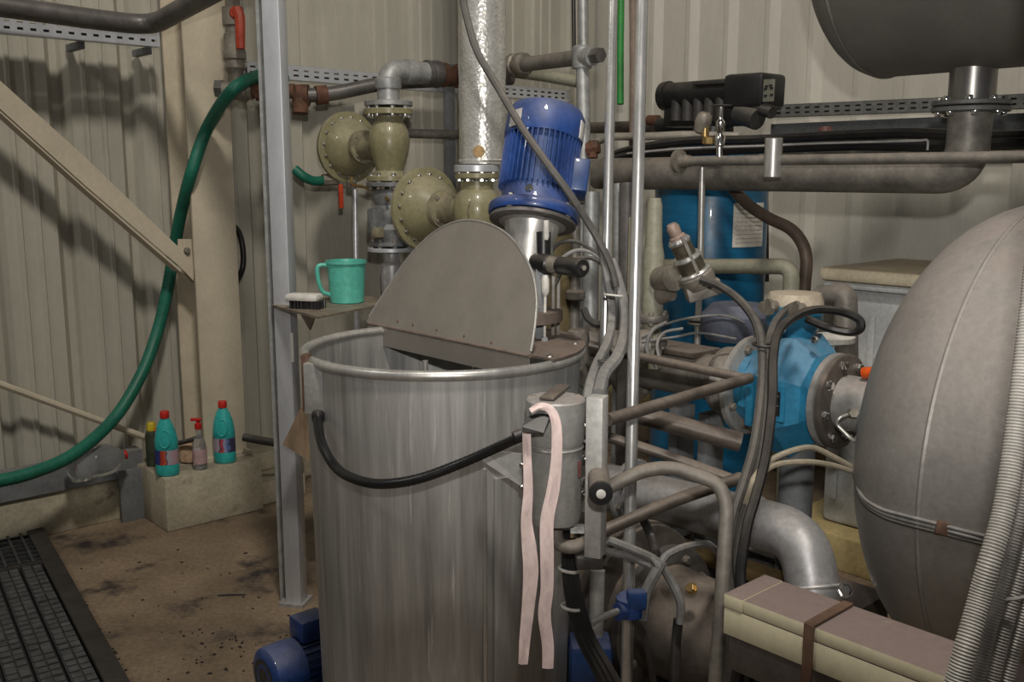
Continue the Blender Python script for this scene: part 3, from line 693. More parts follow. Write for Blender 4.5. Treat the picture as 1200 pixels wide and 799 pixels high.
ribbon([(622, 482, 8, 0), (633, 476, 9, .0), (646, 481, 10, 0), (652, 500, 12, 0), (652, 540, 13, 0), (648, 575, 15, 0), (641, 610, 16, 0), (641, 650, 16, 0), (641, 690, 15, 0), (638, 720, 15, 0), (642, 755, 14, 0), (642, 783, 13, 0)], 2.11, '', '').build('hanging_end', PINK, tr_)
# ---- stirrer motor on the vat
mb0, mt0 = P(626, 246, 2.88), P(641, 132, 2.93)
max_ = (mt0-mb0).normalized(); mL = (mt0-mb0).length
side = V((1, 0, 0)); side = (side-max_*side.dot(max_)).normalized(); frt = max_.cross(side).normalized()
if frt.y > 0: frt = -frt
t = T('stirrer_motor', 'blue electric stirrer motor tilted above the vat lid', 'motor', mb0)
rb_ = .112
MB().lathe([(.131, -.028), (.134, -.022), (.134, -.004), (.128, .004), (.105, .012), (.101, .03), (.099, .05)], mb0, max_, 40).build('end_flange', BLUEM, t)
MB().lathe([(rb_-.014, .04), (rb_-.014, mL*.72)], mb0, max_, 40).build('housing', BLUED, t)
for k in range(44):
    a = 2*PI*k/44; d = side*math.cos(a)+frt*math.sin(a)
    e = max_.cross(d)
    Rm = Matrix((d, e, max_)).transposed()
    MB().box(mb0+d*(rb_-.009)+max_*(.05+mL*.33), (.024, .0035, mL*.62), Rm).build('fin', BLUEM, t)
MB().lathe([(rb_+.004, mL*.69), (rb_+.006, mL*.72), (rb_+.006, mL*.93), (rb_-.004, mL*1.0), (rb_-.03, mL*1.03), (.02, mL*1.035)], mb0, max_, 44).build('fan_cowl', BLUEM, t, 30)
tb = mb0+side*.115+max_*mL*.36
MB().box(tb, (.06, .10, .10), Matrix((side, -frt, max_)).transposed(), .006).build('terminal_box', BLUED, t)
MB().box(mb0+(-side*.72+frt*.69).normalized()*(rb_+.0075)+max_*mL*.80, (.046, .003, .05), Matrix(((side*.69+frt*.72).normalized(), (-side*.72+frt*.69).normalized(), max_)).transposed(), .001).build('rating_plate', GUARD, t)
MB().box(mb0+(side*.93+frt*.38).normalized()*(rb_+.005)+max_*mL*.80, (.004, .03, .055), Matrix(((side*.93+frt*.38).normalized(), (-side*.38+frt*.93).normalized(), max_)).transposed(), .001).build('worn_sticker', WHITEP, t)
for k in range(4):
    a = math.radians(35+k*90); d = side*math.cos(a)+frt*math.sin(a); bolt(t, mb0+d*.118+max_*.002, max_, .009, CHROME); bolt(t, mb0+d*.118-max_*.028, -max_, .009, IRON)
d = (frt*.97-side*.2).normalized(); bolt(t, mb0+d*.100+max_*.032, d, .010, CHROME)
nb = P(622, 330, 2.92)
t = T('motor_adapter', 'plain steel neck carrying the blue stirrer motor', 'adapter', nb)
MB().lathe([(.125, -.03), (.128, -.034), (.128, -.042), (.118, -.046)], mb0, max_, 40).build('ring', PIPED, t)
MB().lathe([(.073, -.30), (.073, -.09), (.082, -.05), (.115, -.042)], mb0, max_, 36).build('neck', INOX, t)
q = mb0-max_*.30
MB().lathe([(.12, q.z-.03), (.12, q.z)], (q.x, q.y, 0), seg=30).lathe([(.06, hz+.01), (.06, q.z)], (q.x, q.y, 0), seg=20).build('foot', COVERM, t)
# lid lever assembly right of the neck
lv = P(637, 400, 2.78)
t = T('lid_lever', 'black lever handle with white pull rod beside the open lid', 'lever', lv)
MB().cyl(P(620, 307, 2.82), P(646, 310, 2.76), .030, seg=16, ch=.004).cyl(P(637, 272, 2.79), P(637, 300, 2.79), .021, seg=14).build('pivot_block', BLACK, t)
MB().cyl(P(646, 309, 2.76), P(655, 311, 2.74), .026, .024, seg=16).build('collar', IRON, t)
MB().lathe([(.020, 0), (.0255, .01), (.025, .09), (.027, .108), (.022, .116)], P(655, 311, 2.745), P(697, 315, 2.60)-P(655, 311, 2.745), 18).build('grip', BLACK, t)
ax_ = (P(697, 315, 2.60)-P(655, 311, 2.745)).normalized(); bolt(t, P(655, 311, 2.745)+ax_*.113, ax_, .009, CHROME)
MB().cyl(P(639, 340, 2.77), P(638, 400, 2.77), .0042, seg=8).build('pull_rod', WHITEP, t)
MB().lathe([(.007, 0), (.012, .012), (.012, .045), (.008, .058)], P(639, 346, 2.77), seg=12).build('rod_knob', WHITEP, t)
MB().lathe([(.006, 0), (.009, .01), (.008, .055)], P(640, 281, 2.77), seg=12).build('top_pin', WHITEP, t)
MB().box(P(638, 402, 2.77), (.018, .018, .035), None, .002).build('rod_socket', GREYP, t)
# frame plates behind the lever, on the cover
q = P(634, 402, 2.80)
t = T('lever_frame', 'dark upright steel bracket on the vat cover behind the lever', 'bracket', q)
z0 = hz+.01
for px, D in ((632, 2.80), (648, 2.86), (654, 2.87)):
    p = P(px, 360, D); MB().box((p.x, p.y, (z0+ZY(312, p.y))/2), (.022 if px < 640 else .01, .03, ZY(312, p.y)-z0), None, .001).build('upright', GREYP if px < 640 else PIPEG, t)
# ---- grey square bar with roller handle
bz0, bz1 = P(700, 650, 2.22), P(699, 457, 2.22)
t = T('guide_bar', 'pale grey square steel bar upright beside the filter can', 'bar', (bz0.x, bz0.y, bz0.z))
xm = (bz0.x+bz1.x)/2
MB().box((xm-.004, bz0.y, (bz0.z+bz1.z)/2), (.038, .046, bz1.z-bz0.z), Matrix.Rotation(math.radians(-22), 3, 'Z'), .002).build('bar', GUARD, t)
hr0, hr1 = P(700, 548, 2.24), P(704, 577, 2.06)
MB().lathe([(.024, 0), (.024, (hr1-hr0).length)], hr0, hr1-hr0, 20).build('roller', PIPEG, t)
MB().lathe([(.0255, 0), (.0255, .012), (.012, .014)], hr1-(hr1-hr0).normalized()*.004, hr1-hr0, 20).build('end_cap', BLACK, t)
MB().lathe([(.0105, 0), (.010, .012), (.005, .014)], hr1, hr1-hr0, 16).build('end_screw', WHITEP, t)
for y in (548, 495, 520, 605):
    pass
# fittings between can and bar
for i, (x, y) in enumerate(((684, 497), (684, 516), (685, 536), (686, 562), (684, 578))):
    p = P(x, y, 2.28)
    nm = ['uppermost', 'second', 'third', 'fourth', 'lowest'][i]
    solo(MB().lathe([(.009, 0), (.013, .004), (.013, .022), (.008, .026), (.008, .038)], p-UP*.018, (0.25, -.3, 1), 10), 'pipe_fitting', CHROME if i != 1 else BLACK, ['uppermost chrome fitting squeezed between filter can and grey bar', 'black fitting between filter can and grey bar', 'middle chrome fitting between filter can and grey bar', 'fourth chrome fitting down between filter can and grey bar', 'lowest chrome fitting between filter can and grey bar'][i], 'fitting', 'fittings beside the filter can')
pipe_thing('drain_bend', [P(651, 608, 2.26), P(652, 638, 2.24), P(672, 642, 2.22), P(690, 634, 2.24)], .016, PIPEG, 'short grey pipe bend under the filter can', 'pipe', bend=.03)
solo(MB().cyl(P(668, 622, 2.26), P(690, 622, 2.26), .016, seg=6), 'drain_valve', CHROME, 'small chrome drain valve beside the grey bar bottom', 'valve')
solo(MB().box(P(690, 655, 2.24), (.06, .06, .03), None, .004), 'bar_foot', BLACKD, 'black block under the lower end of the grey bar', 'block')
# ---- two vertical bright tubes
t0 = solo(MB().tube([P(729, -420, 2.90), P(718.5, -20, 2.86), P(713, 210, 2.84), P(708, 425, 2.82), P(703, 640, 2.80)], .0145, 14), 'steel_tube', INOXB, 'bright steel tube upright nearest the blue stirrer motor', 'tube')
t0 = solo(MB().tube([P(764, -420, 2.54), P(753, -20, 2.52), P(748, 200, 2.51), P(742, 430, 2.50), P(738, 620, 2.50), P(734, 815, 2.52)], .0155, 14), 'steel_tube', INOXB, 'bright steel tube upright right of the twin tube, reaching lowest', 'tube')
# ---- cables from the motor area
def cable(name, pts, r, m, label, cat='cable', seg=8, group=None): return solo(MB().tube(smooth(pts, 7), r, seg), name, m, label, cat, group)
cable('motor_cable', [P(545, -420, 2.78), P(541, -160, 2.77), P(542, -20, 2.75), P(547, 20, 2.74), P(560, 62, 2.72), P(585, 105, 2.70), P(612, 150, 2.66), P(640, 190, 2.62), P(666, 225, 2.62), P(690, 262, 2.65), P(706, 290, 2.66), P(716, 312, 2.67), P(722, 335, 2.68)], .0105, mat('dark_grey_cable', (.085, .08, .075), .5, 0, .2, 14, dust=.4), 'dark grey cable hanging diagonally across the foil duct and blue motor')
cable('grey_conduit', [P(716, 305, 2.72), P(726, 335, 2.70), P(733, 365, 2.66), P(731, 395, 2.6), P(722, 420, 2.5), P(708, 438, 2.4), P(701, 462, 2.27)], .016, CONDG, 'right one of two grey conduits curving down into the guide bar')
cable('grey_conduit', [P(704, 285, 2.79), P(713, 330, 2.78), P(717, 370, 2.74), P(712, 400, 2.66), P(700, 425, 2.55), P(692, 448, 2.40), P(688, 470, 2.34)], .013, CONDG, 'left one of two grey conduits beside the twin steel tube')
for (x, y, D) in ((720, 346, 2.69), (714, 424, 2.5)):
    solo(MB().torus(P(x, y, D), (.1, .1, 1), .028, .003, 20, 6), 'cable_tie', WHITEP if y < 400 else BLACKD, 'white cable tie round the grey conduits' if y < 400 else 'dark cable tie low on the grey conduits', 'cable tie')
for i, pts in enumerate(([(648, 318), (662, 300), (680, 293), (700, 300), (712, 318)], [(642, 300), (655, 285), (675, 283), (692, 292), (708, 308)], [(650, 335), (665, 308), (690, 302), (708, 312), (716, 330)])):
    cable('thin_cable', [P(x, y, 2.84) for x, y in pts], .006, BLACKD if i else CONDG, ['thin grey cable looping behind the black lever grip', 'upper thin dusty cable arching behind the lever', 'lowest thin dusty cable arching behind the lever'][i])
# ---- small blue gear motor at the foot of the vat
gm = P(312, 776, 3.02); ax_ = V((E1.x, E1.y, 0))
t = T('gear_motor', 'small blue electric motor on the floor at the foot of the post', 'motor', (gm.x, gm.y, 0))
gm.z = .125
MB().lathe([(.04, -.012), (.074, -.008), (.086, .0), (.090, .014), (.090, .10)], gm, ax_, 36).build('fan_cowl', BLUEM, t)
MB().lathe([(.0, -.0125), (.058, -.0115)], gm, ax_, 30, cap=False).build('grille', BLACKD, t)
MB().lathe([(.078, .10), (.078, .26), (.06, .28)], gm, ax_, 36).build('housing', BLUED, t)
for k in range(24):
    a = 2*PI*k/24; e1 = UP; e2 = ax_.cross(UP); d = e1*math.cos(a)+e2*math.sin(a)
    MB().box(gm+d*.082+ax_*.18, (.012, .003, .15), Matrix((d, ax_.cross(d), ax_)).transposed()).build('fin', BLUEM, t)
MB().box(gm+UP*.118+ax_*.155, (.10, .085, .07), RZ, .006).build('terminal_box', BLUEM, t)
MB().box(gm-UP*.105+ax_*.18, (.16, .14, .04), RZ, .004).build('foot', BLUED, t)
# ================================================================ OLIVE VALVES, FOIL DUCT
def axis_at(px, D): p = P(px, 205, D); return p.x, p.y
def actuator(t, c, r, m):
    L = .28
    MB().lathe([(r*.70, -.06), (r*.86, -.03), (r*.9, -.012)], c, E2, 40).build('rear_shell', m, t)
    f = flange(t, c, E2, r, .026, m, 16, CHROME, .0095, both=False, name='clamp_flange')
    MB().lathe([(r*.82, .012), (r*.80, .03), (r*.77, .045), (r*.62, .085), (r*.44, .115), (r*.38, .13)], c, E2, 40).build('dome', m, t)
    MB().lathe([(r*.46, .12), (r*.46, .15), (r*.30, .153)], c, E2, 24).build('hub', OLIVED, t)
    for k in range(4):
        a = PI/4+k*PI/2; q = E1*math.cos(a)+UP*math.sin(a); bolt(t, c+q*r*.36+E2*.15, E2, .009, IRON)
def globe(t, x, y, zs, s):       # body along a vertical line; zs(py) -> z
    pass
# valve A (behind, upper left)
vD = 4.72; ax0, ay0 = axis_at(457, vD); z_ = lambda py: ZY(py, ay0)
C0 = V((ax0, ay0, 0)); S = vD/F
rc = V((ax0, ay0, z_(171)))-E2*.36
t = T('control_valve', 'olive diaphragm control valve left of the foil duct, the farther one', 'valve', C0+UP*z_(290))
actuator(t, rc, .178, OLIVE)
MB().lathe([(.062, .15), (.058, .25), (.075, .33), (.085, .40)], rc, E2, 24).build('yoke', OLIVED, t)
MB().lathe([(15*S, z_(214)), (21*S, z_(208)), (16*S, z_(200)), (19*S, z_(190)), (22*S, z_(180)), (24*S, z_(168)), (23*S, z_(156)), (19*S, z_(146)), (16*S, z_(142)), (16*S, z_(136))], C0, seg=32).build('globe_body', OLIVE, t)
flange(t, C0+UP*z_(131), UP, 28*S, .028, OLIVE, 8, CHROME, .012)
flange(t, C0+UP*z_(121.5), UP, 28*S, .024, GALVD, 0, None)
flange(t, C0+UP*z_(209), UP, 27*S, .026, OLIVE, 8, CHROME, .012)
t = T('galvanised_elbow', 'galvanised pipe elbow with ribbed coupling on top of the farther valve', 'pipe', C0+UP*z_(118))
q1 = C0+UP*z_(82)
MB().tube(fillet([C0+UP*z_(118), C0+UP*z_(82), q1+E1*.24], .115), .052, 18).build('elbow', GALVD, t)
MB().lathe([(.060, 0), (.063, .01), (.063, .045), (.055, .05)], C0+UP*z_(104), seg=20).lathe([(.056, 0), (.058, .012), (.058, .05), (.05, .056)], q1+E1*.10, E1, 20).build('collar', GALVD, t)
MB().lathe([(.062, 0), (.066, .02), (.058, .03), (.066, .05), (.066, .08), (.055, .09)], q1+E1*.22, E1, 12).build('union_nut', PIPED, t)
MB().lathe([(.058, 0), (.06, .03), (.045, .04), (.045, .10), (.06, .11), (.058, .16)], q1+E1*.31, E1, 14).build('rusty_coupling', RUST, t)
t = T('valve_block', 'dark flanged pipe section beneath the farther olive valve', 'pipe', C0+UP*z_(300))
flange(t, C0+UP*z_(216), UP, 28*S, .022, BLOCKM, 8, IRON, .012)
mb = MB().lathe([(19*S, z_(288)), (20*S, z_(280)), (23*S, z_(268)), (19*S, z_(262)), (22*S, z_(250)), (18*S, z_(240)), (22*S, z_(230)), (20*S, z_(222))], C0, seg=24)
mb.box(C0+UP*z_(258)-V((.05, .07, 0)), (.10, .06, .12), RZ, .012).build('block_body', BLOCKM, t)
MB().box(C0+UP*z_(271)-V((.05, .11, 0)), (.05, .05, .05), RZ, .012).build('plug', OLIVED, t)
flange(t, C0+UP*z_(285), UP, 27*S, .02, BLOCKM, 8, IRON, .011)
flange(t, C0+UP*z_(292), UP, 28*S, .02, GALV, 8, CHROME, .011, both=False)
MB().lathe([(12*S, z_(345)), (13*S, z_(325)), (13*S, z_(310)), (9*S, z_(306)), (10*S, z_(300)), (10*S, z_(293))], C0, seg=24).build('reducer', SILVER, t)
MB().lathe([(11.5*S, 0), (11.5*S, z_(340))], C0, seg=20).build('down_pipe', SILVER, t)
# small bore lines near valve A
cable('impulse_line', [P(412, 208, 4.9), P(413, 216, 4.88), P(430, 220, 4.8), P(448, 226, 4.7), P(455, 235, 4.62)], .008, BRASS, 'thin tan tube running from the farther valve to the dark pipe section', 'tube')
pipe_thing('thin_standpipe', [P(416, 222, 4.95), V((P(416, 420, 4.95).x, P(416, 420, 4.95).y, 0))], .015, SILVER, 'thin silver standpipe rising behind the mint jug', 'pipe')
solo(MB().lathe([(.02, 0), (.026, .01), (.026, .04), (.014, .05)], P(412, 222, 4.95), seg=12), 'standpipe_cap', PIPEG, 'grey cap nut on top of the thin standpipe behind the jug', 'cap')
solo(MB().box(P(399.5, 230, 4.9), (.022, .02, .12), RZ, .006), 'red_lever', REDL, 'short red valve lever hanging below the farther olive valve', 'lever')
pp = [P(345, 198, 4.85), P(356, 207, 4.86), P(368, 212, 4.9), P(384, 211, 4.95)]
solo(corrugated(pp, .024, .02, .03), 'green_hose_piece', GREENH, 'short green hose end right of the galvanised post', 'hose')
solo(MB().cyl(P(378, 211, 4.93), P(396, 210, 4.97), .03, seg=8), 'hose_coupling', IRON, 'rusty coupling holding the short green hose end', 'coupling')
pipe_thing('back_pipe', [P(470, 156, 5.3), P(545, 158, 5.5)], .026, PIPEG, 'grey horizontal pipe between the farther valve and the foil duct', 'pipe')
solo(MB().box(P(527, 170, 5.65), (.055, .04, .9), RZ, .002), 'strut_post', GREYP, 'dark grey strut on the wall left of the foil duct', 'strut')
# valve B and foil duct
vD2 = 4.2; bx0, by0 = axis_at(553, vD2); zb = lambda py: ZY(py, by0); C1 = V((bx0, by0, 0)); S2 = vD2/F
rc = V((bx0, by0, zb(247)))-E2*.33
t = T('control_valve', 'olive diaphragm control valve beneath the foil duct, the nearer one', 'valve', C1+UP*zb(300))
actuator(t, rc, .188, OLIVE)
MB().lathe([(.065, .15), (.058, .25), (.07, .33), (.08, .40)], rc, E2, 24).build('yoke', OLIVED, t)
C2 = C1+V((6*S2, 0, 0))
MB().lathe([(20*S2, zb(310)), (20*S2, zb(285)), (27*S2, zb(262)), (29*S2, zb(245)), (26*S2, zb(230)), (19*S2, zb(222)), (19*S2, zb(212))], C2, seg=32).build('globe_body', OLIVE, t)
flange(t, C2+UP*zb(206), UP, 26*S2, .022, OLIVE, 8, CHROME, .012)
FDV = t
fd = T('foil_duct', 'tall duct wrapped in crinkled aluminium foil above the nearer valve', 'duct', C2+UP*zb(190))
flange(fd, C2+UP*zb(197.5), UP, 27*S2, .03, GALV, 0, None)
C3 = C2+V((6.5*S2, .02, 0))
mb = MB(); rs = []
for i in range(75):
    z = zb(192)+i*.035; rr = 27.5*S2*(1+.01*math.sin(i*1.7))
    rs.append([C3+V((math.cos(2*PI*j/40), math.sin(2*PI*j/40), 0))*rr*(1+random.uniform(-.011, .011))+UP*z for j in range(40)])
mb.rings(rs).build('foil_wrap', FOIL, fd, 70)
MB().torus(C3+UP*zb(188), UP, 26.5*S2, .008, 36, 6).build('foil_hem', FOIL, fd)
MB().lathe([(.022, 0), (.026, .003), (.0, .006)], C3+V((-.12, -.99, 0)).normalized()*27.2*S2+UP*zb(178), (-.12, -.99, 0), 10).build('bare_patch', mat('torn_insulation', (.40, .27, .13), .9, 0, .3, 30), fd)
MB().lathe([(19*S2, 0), (19*S2, zb(308))], C2, seg=24).build('lower_pipe', SILVER, FDV)
# run of pipe at the back right of the duct
pipe_thing('return_pipe', [P(575, 80, 5.05), P(610, 76, 4.9), P(690, 66, 4.45)], .036, PIPEG, 'grey pipe running from behind the foil duct to the corner standpipe', 'pipe')
solo(MB().lathe([(.05, 0), (.058, .01), (.058, .05), (.046, .06), (.058, .075), (.058, .12), (.05, .13)], P(599, 77, 4.98), P(690, 66, 4.45)-P(610, 76, 4.9), 10), 'pipe_union', IRON, 'iron union on the return pipe right of the foil duct', 'union')
pipe_thing('green_grey_pipe', [P(590, 83, 5.2), P(640, 89, 5.0), P(684, 97, 4.9)], .030, PVC, 'grey green pipe below the return pipe right of the duct', 'pipe')
t = T('corner_standpipe', 'weathered upright pipe behind the stirrer motor with a tee on top', 'pipe', P(682, 300, 4.45))
MB().tube([P(682, 62, 4.45), P(684, 130, 4.44), P(684, 215, 4.43), P(684, 300, 4.42), V((P(684, 520, 4.4).x, P(684, 520, 4.4).y, 0))], .030, 14).build('pipe', GALVD, t)
MB().lathe([(.044, -.05), (.046, -.045), (.046, .04), (.036, .05)], P(682, 67, 4.45), seg=16).cyl(P(682, 67, 4.45), P(695, 66, 4.37), .042, seg=12).build('tee', GALVD, t)
MB().cyl(P(694, 66, 4.38), P(704, 64, 4.33), .034, seg=6).build('plug', PIPED, t)
MB().cyl(P(688, 175, 4.40), P(702, 172, 4.38), .03, seg=8).cyl(P(695, 165, 4.39), P(695, 185, 4.39), .022, seg=8).build('rusty_fitting', RUST, t)
for i, (x, y) in enumerate(((672, 240), (672, 322), (672, 352), (674, 398))):
    MB().lathe([(.03, 0), (.04, .008), (.04, .035), (.03, .043)], P(x+2, y, 3.9), seg=12).build('coupling', PIPEG, t)
pipe_thing('thin_riser', [P(673, 190, 3.9), P(674, 300, 3.9), V((P(673, 420, 3.9).x, P(673, 420, 3.9).y, 0))], .022, PIPEG, 'thin grey riser with couplings behind the black lever grip', 'pipe')
pipe_thing('stout_riser', [P(693, 225, 4.1), V((P(692, 420, 4.1).x, P(692, 420, 4.1).y, 0))], .035, GALVD, 'stout grey riser just left of the twin steel tube', 'pipe')
solo(MB().box(P(654, 350, 3.9), (.09, .05, .75), RZ, .002), 'frame_plate', mat('yellow_brown_steel', (.20, .16, .085), .6, .1, .3, 10), 'yellow brown steel plate upright behind the lever', 'plate')
cable('black_loop', [P(684, 362, 3.7), P(690, 374, 3.68), P(700, 380, 3.66), P(712, 378, 3.66)], .014, BLACKD, 'short black hose bend between risers left of the twin tube', 'hose')
pipe_thing('wall_conduit', [P(672, -20, 5.8), P(673, 80, 5.8)], .012, BLACK, 'thin black conduit on the wall above the blue motor', 'conduit')
pipe_thing('wall_pipe', [P(683, -20, 5.6), P(684, 60, 5.6)], .03, GALVD, 'pale pipe rising on the wall beside the black conduit', 'pipe')
# slim green and pink lines between the tubes
pipe_thing('green_drop_hose', [P(728, -20, 5.6), P(727, 60, 5.6), P(727, 122, 5.6)], .020, mat('bright_green_hose', (.03, .26, .05), .5), 'slim bright green hose hanging between the two bright tubes', 'hose')
pipe_thing('pink_drop_pipe', [P(742, -20, 5.1), P(743, 80, 5.1), P(742, 170, 5.1)], .022, mat('pinkish_pipe_paint', (.30, .23, .19), .6, 0, .15), 'pinkish pipe dropping just behind the right bright tube', 'pipe')
# ================================================================ FILL PIPE TO THE SILVER TANK
a_ = 3.56
nz = PA(1139, 110, a_); nzx, nzy = nz.x, nz.y; zn = lambda py: ZY(py, nzy); NC = V((nzx, nzy, 0)); SN = (nzy*cp-(1.8-HC)*sp)/F
bpz = zn(203)
left_end = PA(700, 203, a_); left_end.z = bpz
t = T('suction_pipe', 'thick brown grey pipe running level from the silver tank elbow to the left', 'pipe', NC+UP*bpz)
MB().tube(fillet([NC+UP*zn(128), NC+UP*bpz, V((left_end.x, left_end.y, bpz))], .14, 10), 24.5*SN, 20).build('pipe', PIPEG, t)
flange(t, NC+UP*zn(128.5), -UP, 43*SN, .018, TRAYD, 8, CHROME, .012, both=False)
TR = .46; TZ = zn(82)+TR; TC = V((nzx, nzy, TZ))
tb0 = PA(985, 100, a_).dot(E2)+.16; tb1 = NC.dot(E2)
t = T('upper_tank', 'dark silver cylindrical tank hanging at the top right', 'tank', TC)
cx = W(a_, tb0, TZ)
prof = [(TR*math.cos(x), -TR*.42*math.sin(x)) for x in [PI/2*k/12 for k in range(12, -1, -1)]]
MB().lathe(prof+[(TR, 1.9)], cx, E2, 72, cap=False).build('shell', TANKD, t, 60)
MB().torus(cx, E2, TR, .006, 72, 6).build('weld_seam', TANKD, t)
MB().lathe([(26*SN, zn(133)-.0), (26*SN, zn(75))], NC+V((0, 0, .035)), seg=32).build('nozzle', INOXD, t)
f = flange(t, NC+UP*zn(121), UP, 43*SN, .018, TRAYD, 8, CHROME, .012, both=False)
# thin handrail pipe with blind flange in front
a2 = 3.36
hl_, hr_ = PA(800, 189, a2), PA(1260, 186, a2); hr_.z = hl_.z
t = T('rail_pipe', 'thin horizontal steel pipe in front of the thick suction pipe', 'pipe', hl_)
MB().cyl(hl_, hr_, .0205, seg=14).build('pipe', PIPEG, t)
MB().lathe([(.046, -.012), (.05, -.008), (.05, .008), (.03, .014), (.024, .06)], hl_-E2*.02, E2, 20).build('end_flange', IRON, t)
q = PA(906, 185, a2-.02)
MB().cyl(q-UP*.075, q+UP*.075, .034, seg=20, ch=.003).build('vertical_socket', INOX, t)
pipe_thing('hanging_rod', [PA(823, 196, 3.4), PA(821, 300, 3.4), PA(817, 408, 3.4)], .014, INOX, 'slim steel rod hanging from the rail pipe in front of the blue tank', 'rod')
solo(MB().lathe([(.02, 0), (.05, .006), (.05, .014), (.03, .018), (.05, .024), (.05, .032), (.02, .04)], PA(819, 381, 3.4), seg=20), 'rod_collar', PIPEG, 'dusty flanged collar on the slim hanging rod', 'collar')
# needle valve on the rail
nv = PA(843, 184, a2)
t = T('needle_valve', 'small chrome needle valve with round handwheel on the rail pipe', 'valve', nv)
zq = lambda py: ZY(py, nv.y)
MB().lathe([(.014, nv.z), (.014, zq(172)), (.022, zq(170)), (.022, zq(160)), (.012, zq(156)), (.020, zq(152)), (.020, zq(143)), (.01, zq(140)), (.007, zq(136)), (.007, zq(124))], (nv.x, nv.y, 0), seg=14).build('body', CHROME, t)
MB().lathe([(.0, zq(125)), (.012, zq(125)), (.040, zq(124)), (.046, zq(123.5)), (.040, zq(123)), (.0, zq(123))], (nv.x, nv.y, 0), seg=24).build('handwheel', PIPED, t)
t = T('drain_cock', 'yellowish brass drain cock just left of the needle valve', 'valve', PA(825, 165, 3.45))
MB().lathe([(.018, -.05), (.03, -.04), (.036, 0), (.03, .03), (.02, .04)], PA(824, 143, 3.45), (.2, -.3, 1), 14).build('body', IRON, t)
MB().lathe([(.014, 0), (.026, .005), (.026, .03), (.014, .035)], PA(830, 170, 3.45), seg=6).lathe([(.018, 0), (.018, .05)], PA(826, 160, 3.45), seg=12).build('nut', BRASS, t)
# cables on the wall above the suction pipe
for i, (r_, m_, lb, pts) in enumerate((
    (.03, BLACK, 'upper thick black cable sagging along the right wall', [(700, 196), (730, 178), (800, 166), (880, 164), (960, 160), (1060, 156), (1150, 160), (1260, 158)]),
    (.03, BLACK, 'lower thick black cable sagging along the right wall', [(690, 200), (730, 184), (800, 178), (900, 174), (1000, 170), (1100, 171), (1260, 166)]),
    (.012, mat('thin_white_wire', (.42, .41, .40), .5), 'thin white wire clipped along the black wall cables', [(735, 180), (800, 174), (890, 171), (960, 168), (1070, 165), (1086, 164), (1087, 176)]))):
    cable(['black_wall_cable', 'black_wall_cable', 'white_wire'][i], [PA(x, y, 3.76-.035*i) for x, y in pts], r_*.75 if i < 2 else .0045, m_, lb)
pipe_thing('white_pipe', [PA(690, 172, 3.90), PA(712, 160, 3.90), PA(760, 160, 3.90), PA(800, 158, 3.90), PA(868, 160, 3.90)], .020, mat('dusty_white_pipe', (.40, .37, .32), .5, 0, .1, 10, dust=.3), 'dusty white pipe level under the black valve head', 'pipe')
pipe_thing('brown_level_pipe', [PA(690, 150, 4.6), PA(770, 148, 4.6), PA(800, 148, 4.6)], .035, PIPEB, 'brown grey level pipe behind the bright tubes', 'pipe')
solo(MB().cyl(PA(772, 148, 4.35), PA(815, 146, 4.35), .045, seg=18, ch=.006), 'black_coupling', BLACK, 'black cylindrical coupling below the valve head', 'coupling')
solo(MB().cyl(PA(760, 141, 4.5), PA(772, 141, 4.5), .03, seg=12), 'red_brown_union', RUST, 'red brown union left of the black coupling', 'union')
solo(MB().lathe([(.035, 0), (.04, .01), (.03, .03), (.0, .035)], PA(967, 156, 4.5), seg=14), 'mushroom_button', mat('red_brown_knob', (.12, .05, .045), .5), 'small red brown mushroom button above the black wall cables', 'button')
# ================================================================ BLUE RESIN TANK WITH VALVE HEAD
tc = PA(831, 300, 4.12); BX, BY = tc.x, tc.y; BC = V((BX, BY, 0)); zt = lambda py: ZY(py, BY); SB = BY*.985/F
br_ = 65.5*SB
t = T('resin_tank', 'tall blue cylindrical resin tank behind the pump pipework', 'tank', BC)
MB().lathe([(br_*.94, .0), (br_, .06), (br_, 1.58), (br_*.94, 1.68), (br_*.75, 1.78), (br_*.4, 1.84), (.09, 1.86), (.09, 1.90)], BC, seg=56).build('shell', BLUET, t, 60)
MB().lathe([(br_+.012, .0), (br_+.012, .05)], BC, seg=40).build('base_ring', BLACK, t)
# paper sheet stuck on the tank
mb = MB(); vs = []; n_ = 8
def tank_ang(px, py):
    r = ray(px, py); r2 = V((r.x, r.y)); o = -V((BX, BY)); R = br_+.004
    A = r2.dot(r2); B = 2*o.dot(r2); Cc = o.dot(o)-R*R; s = (-B-math.sqrt(max(0, B*B-4*A*Cc)))/(2*A); p = CAM+r*s
    return math.atan2(p.y-BY, p.x-BX), p.z
aL, zL = tank_ang(858, 290); aR, zR = tank_ang(893, 290); zT = tank_ang(860, 238)[1]
for k in range(n_+1):
    a = aL+(aR-aL)*k/n_; d = V((math.cos(a), math.sin(a), 0))*(br_+.004)
    vs += [BC+d+UP*zL, BC+d+UP*zT]
mb.add(vs, [(2*k, 2*k+2, 2*k+3, 2*k+1) for k in range(n_)]).build('paper_sheet', PAPER, t)
mb = MB()
for j in range(9):
    z = zL+.02+j*(zT-zL-.03)/9; vs = []
    for k in range(n_+1):
        f = .08+.84*k/n_; a = aL+(aR-aL)*f; d = V((math.cos(a), math.sin(a), 0))*(br_+.0055); vs += [BC+d+UP*z, BC+d+UP*(z+.003)]
    mb.add(vs, [(2*k, 2*k+2, 2*k+3, 2*k+1) for k in range(n_)])
mb.build('printed_lines', mat('faded_print', (.40, .33, .33), .8), t)['kind'] = 'stuff'
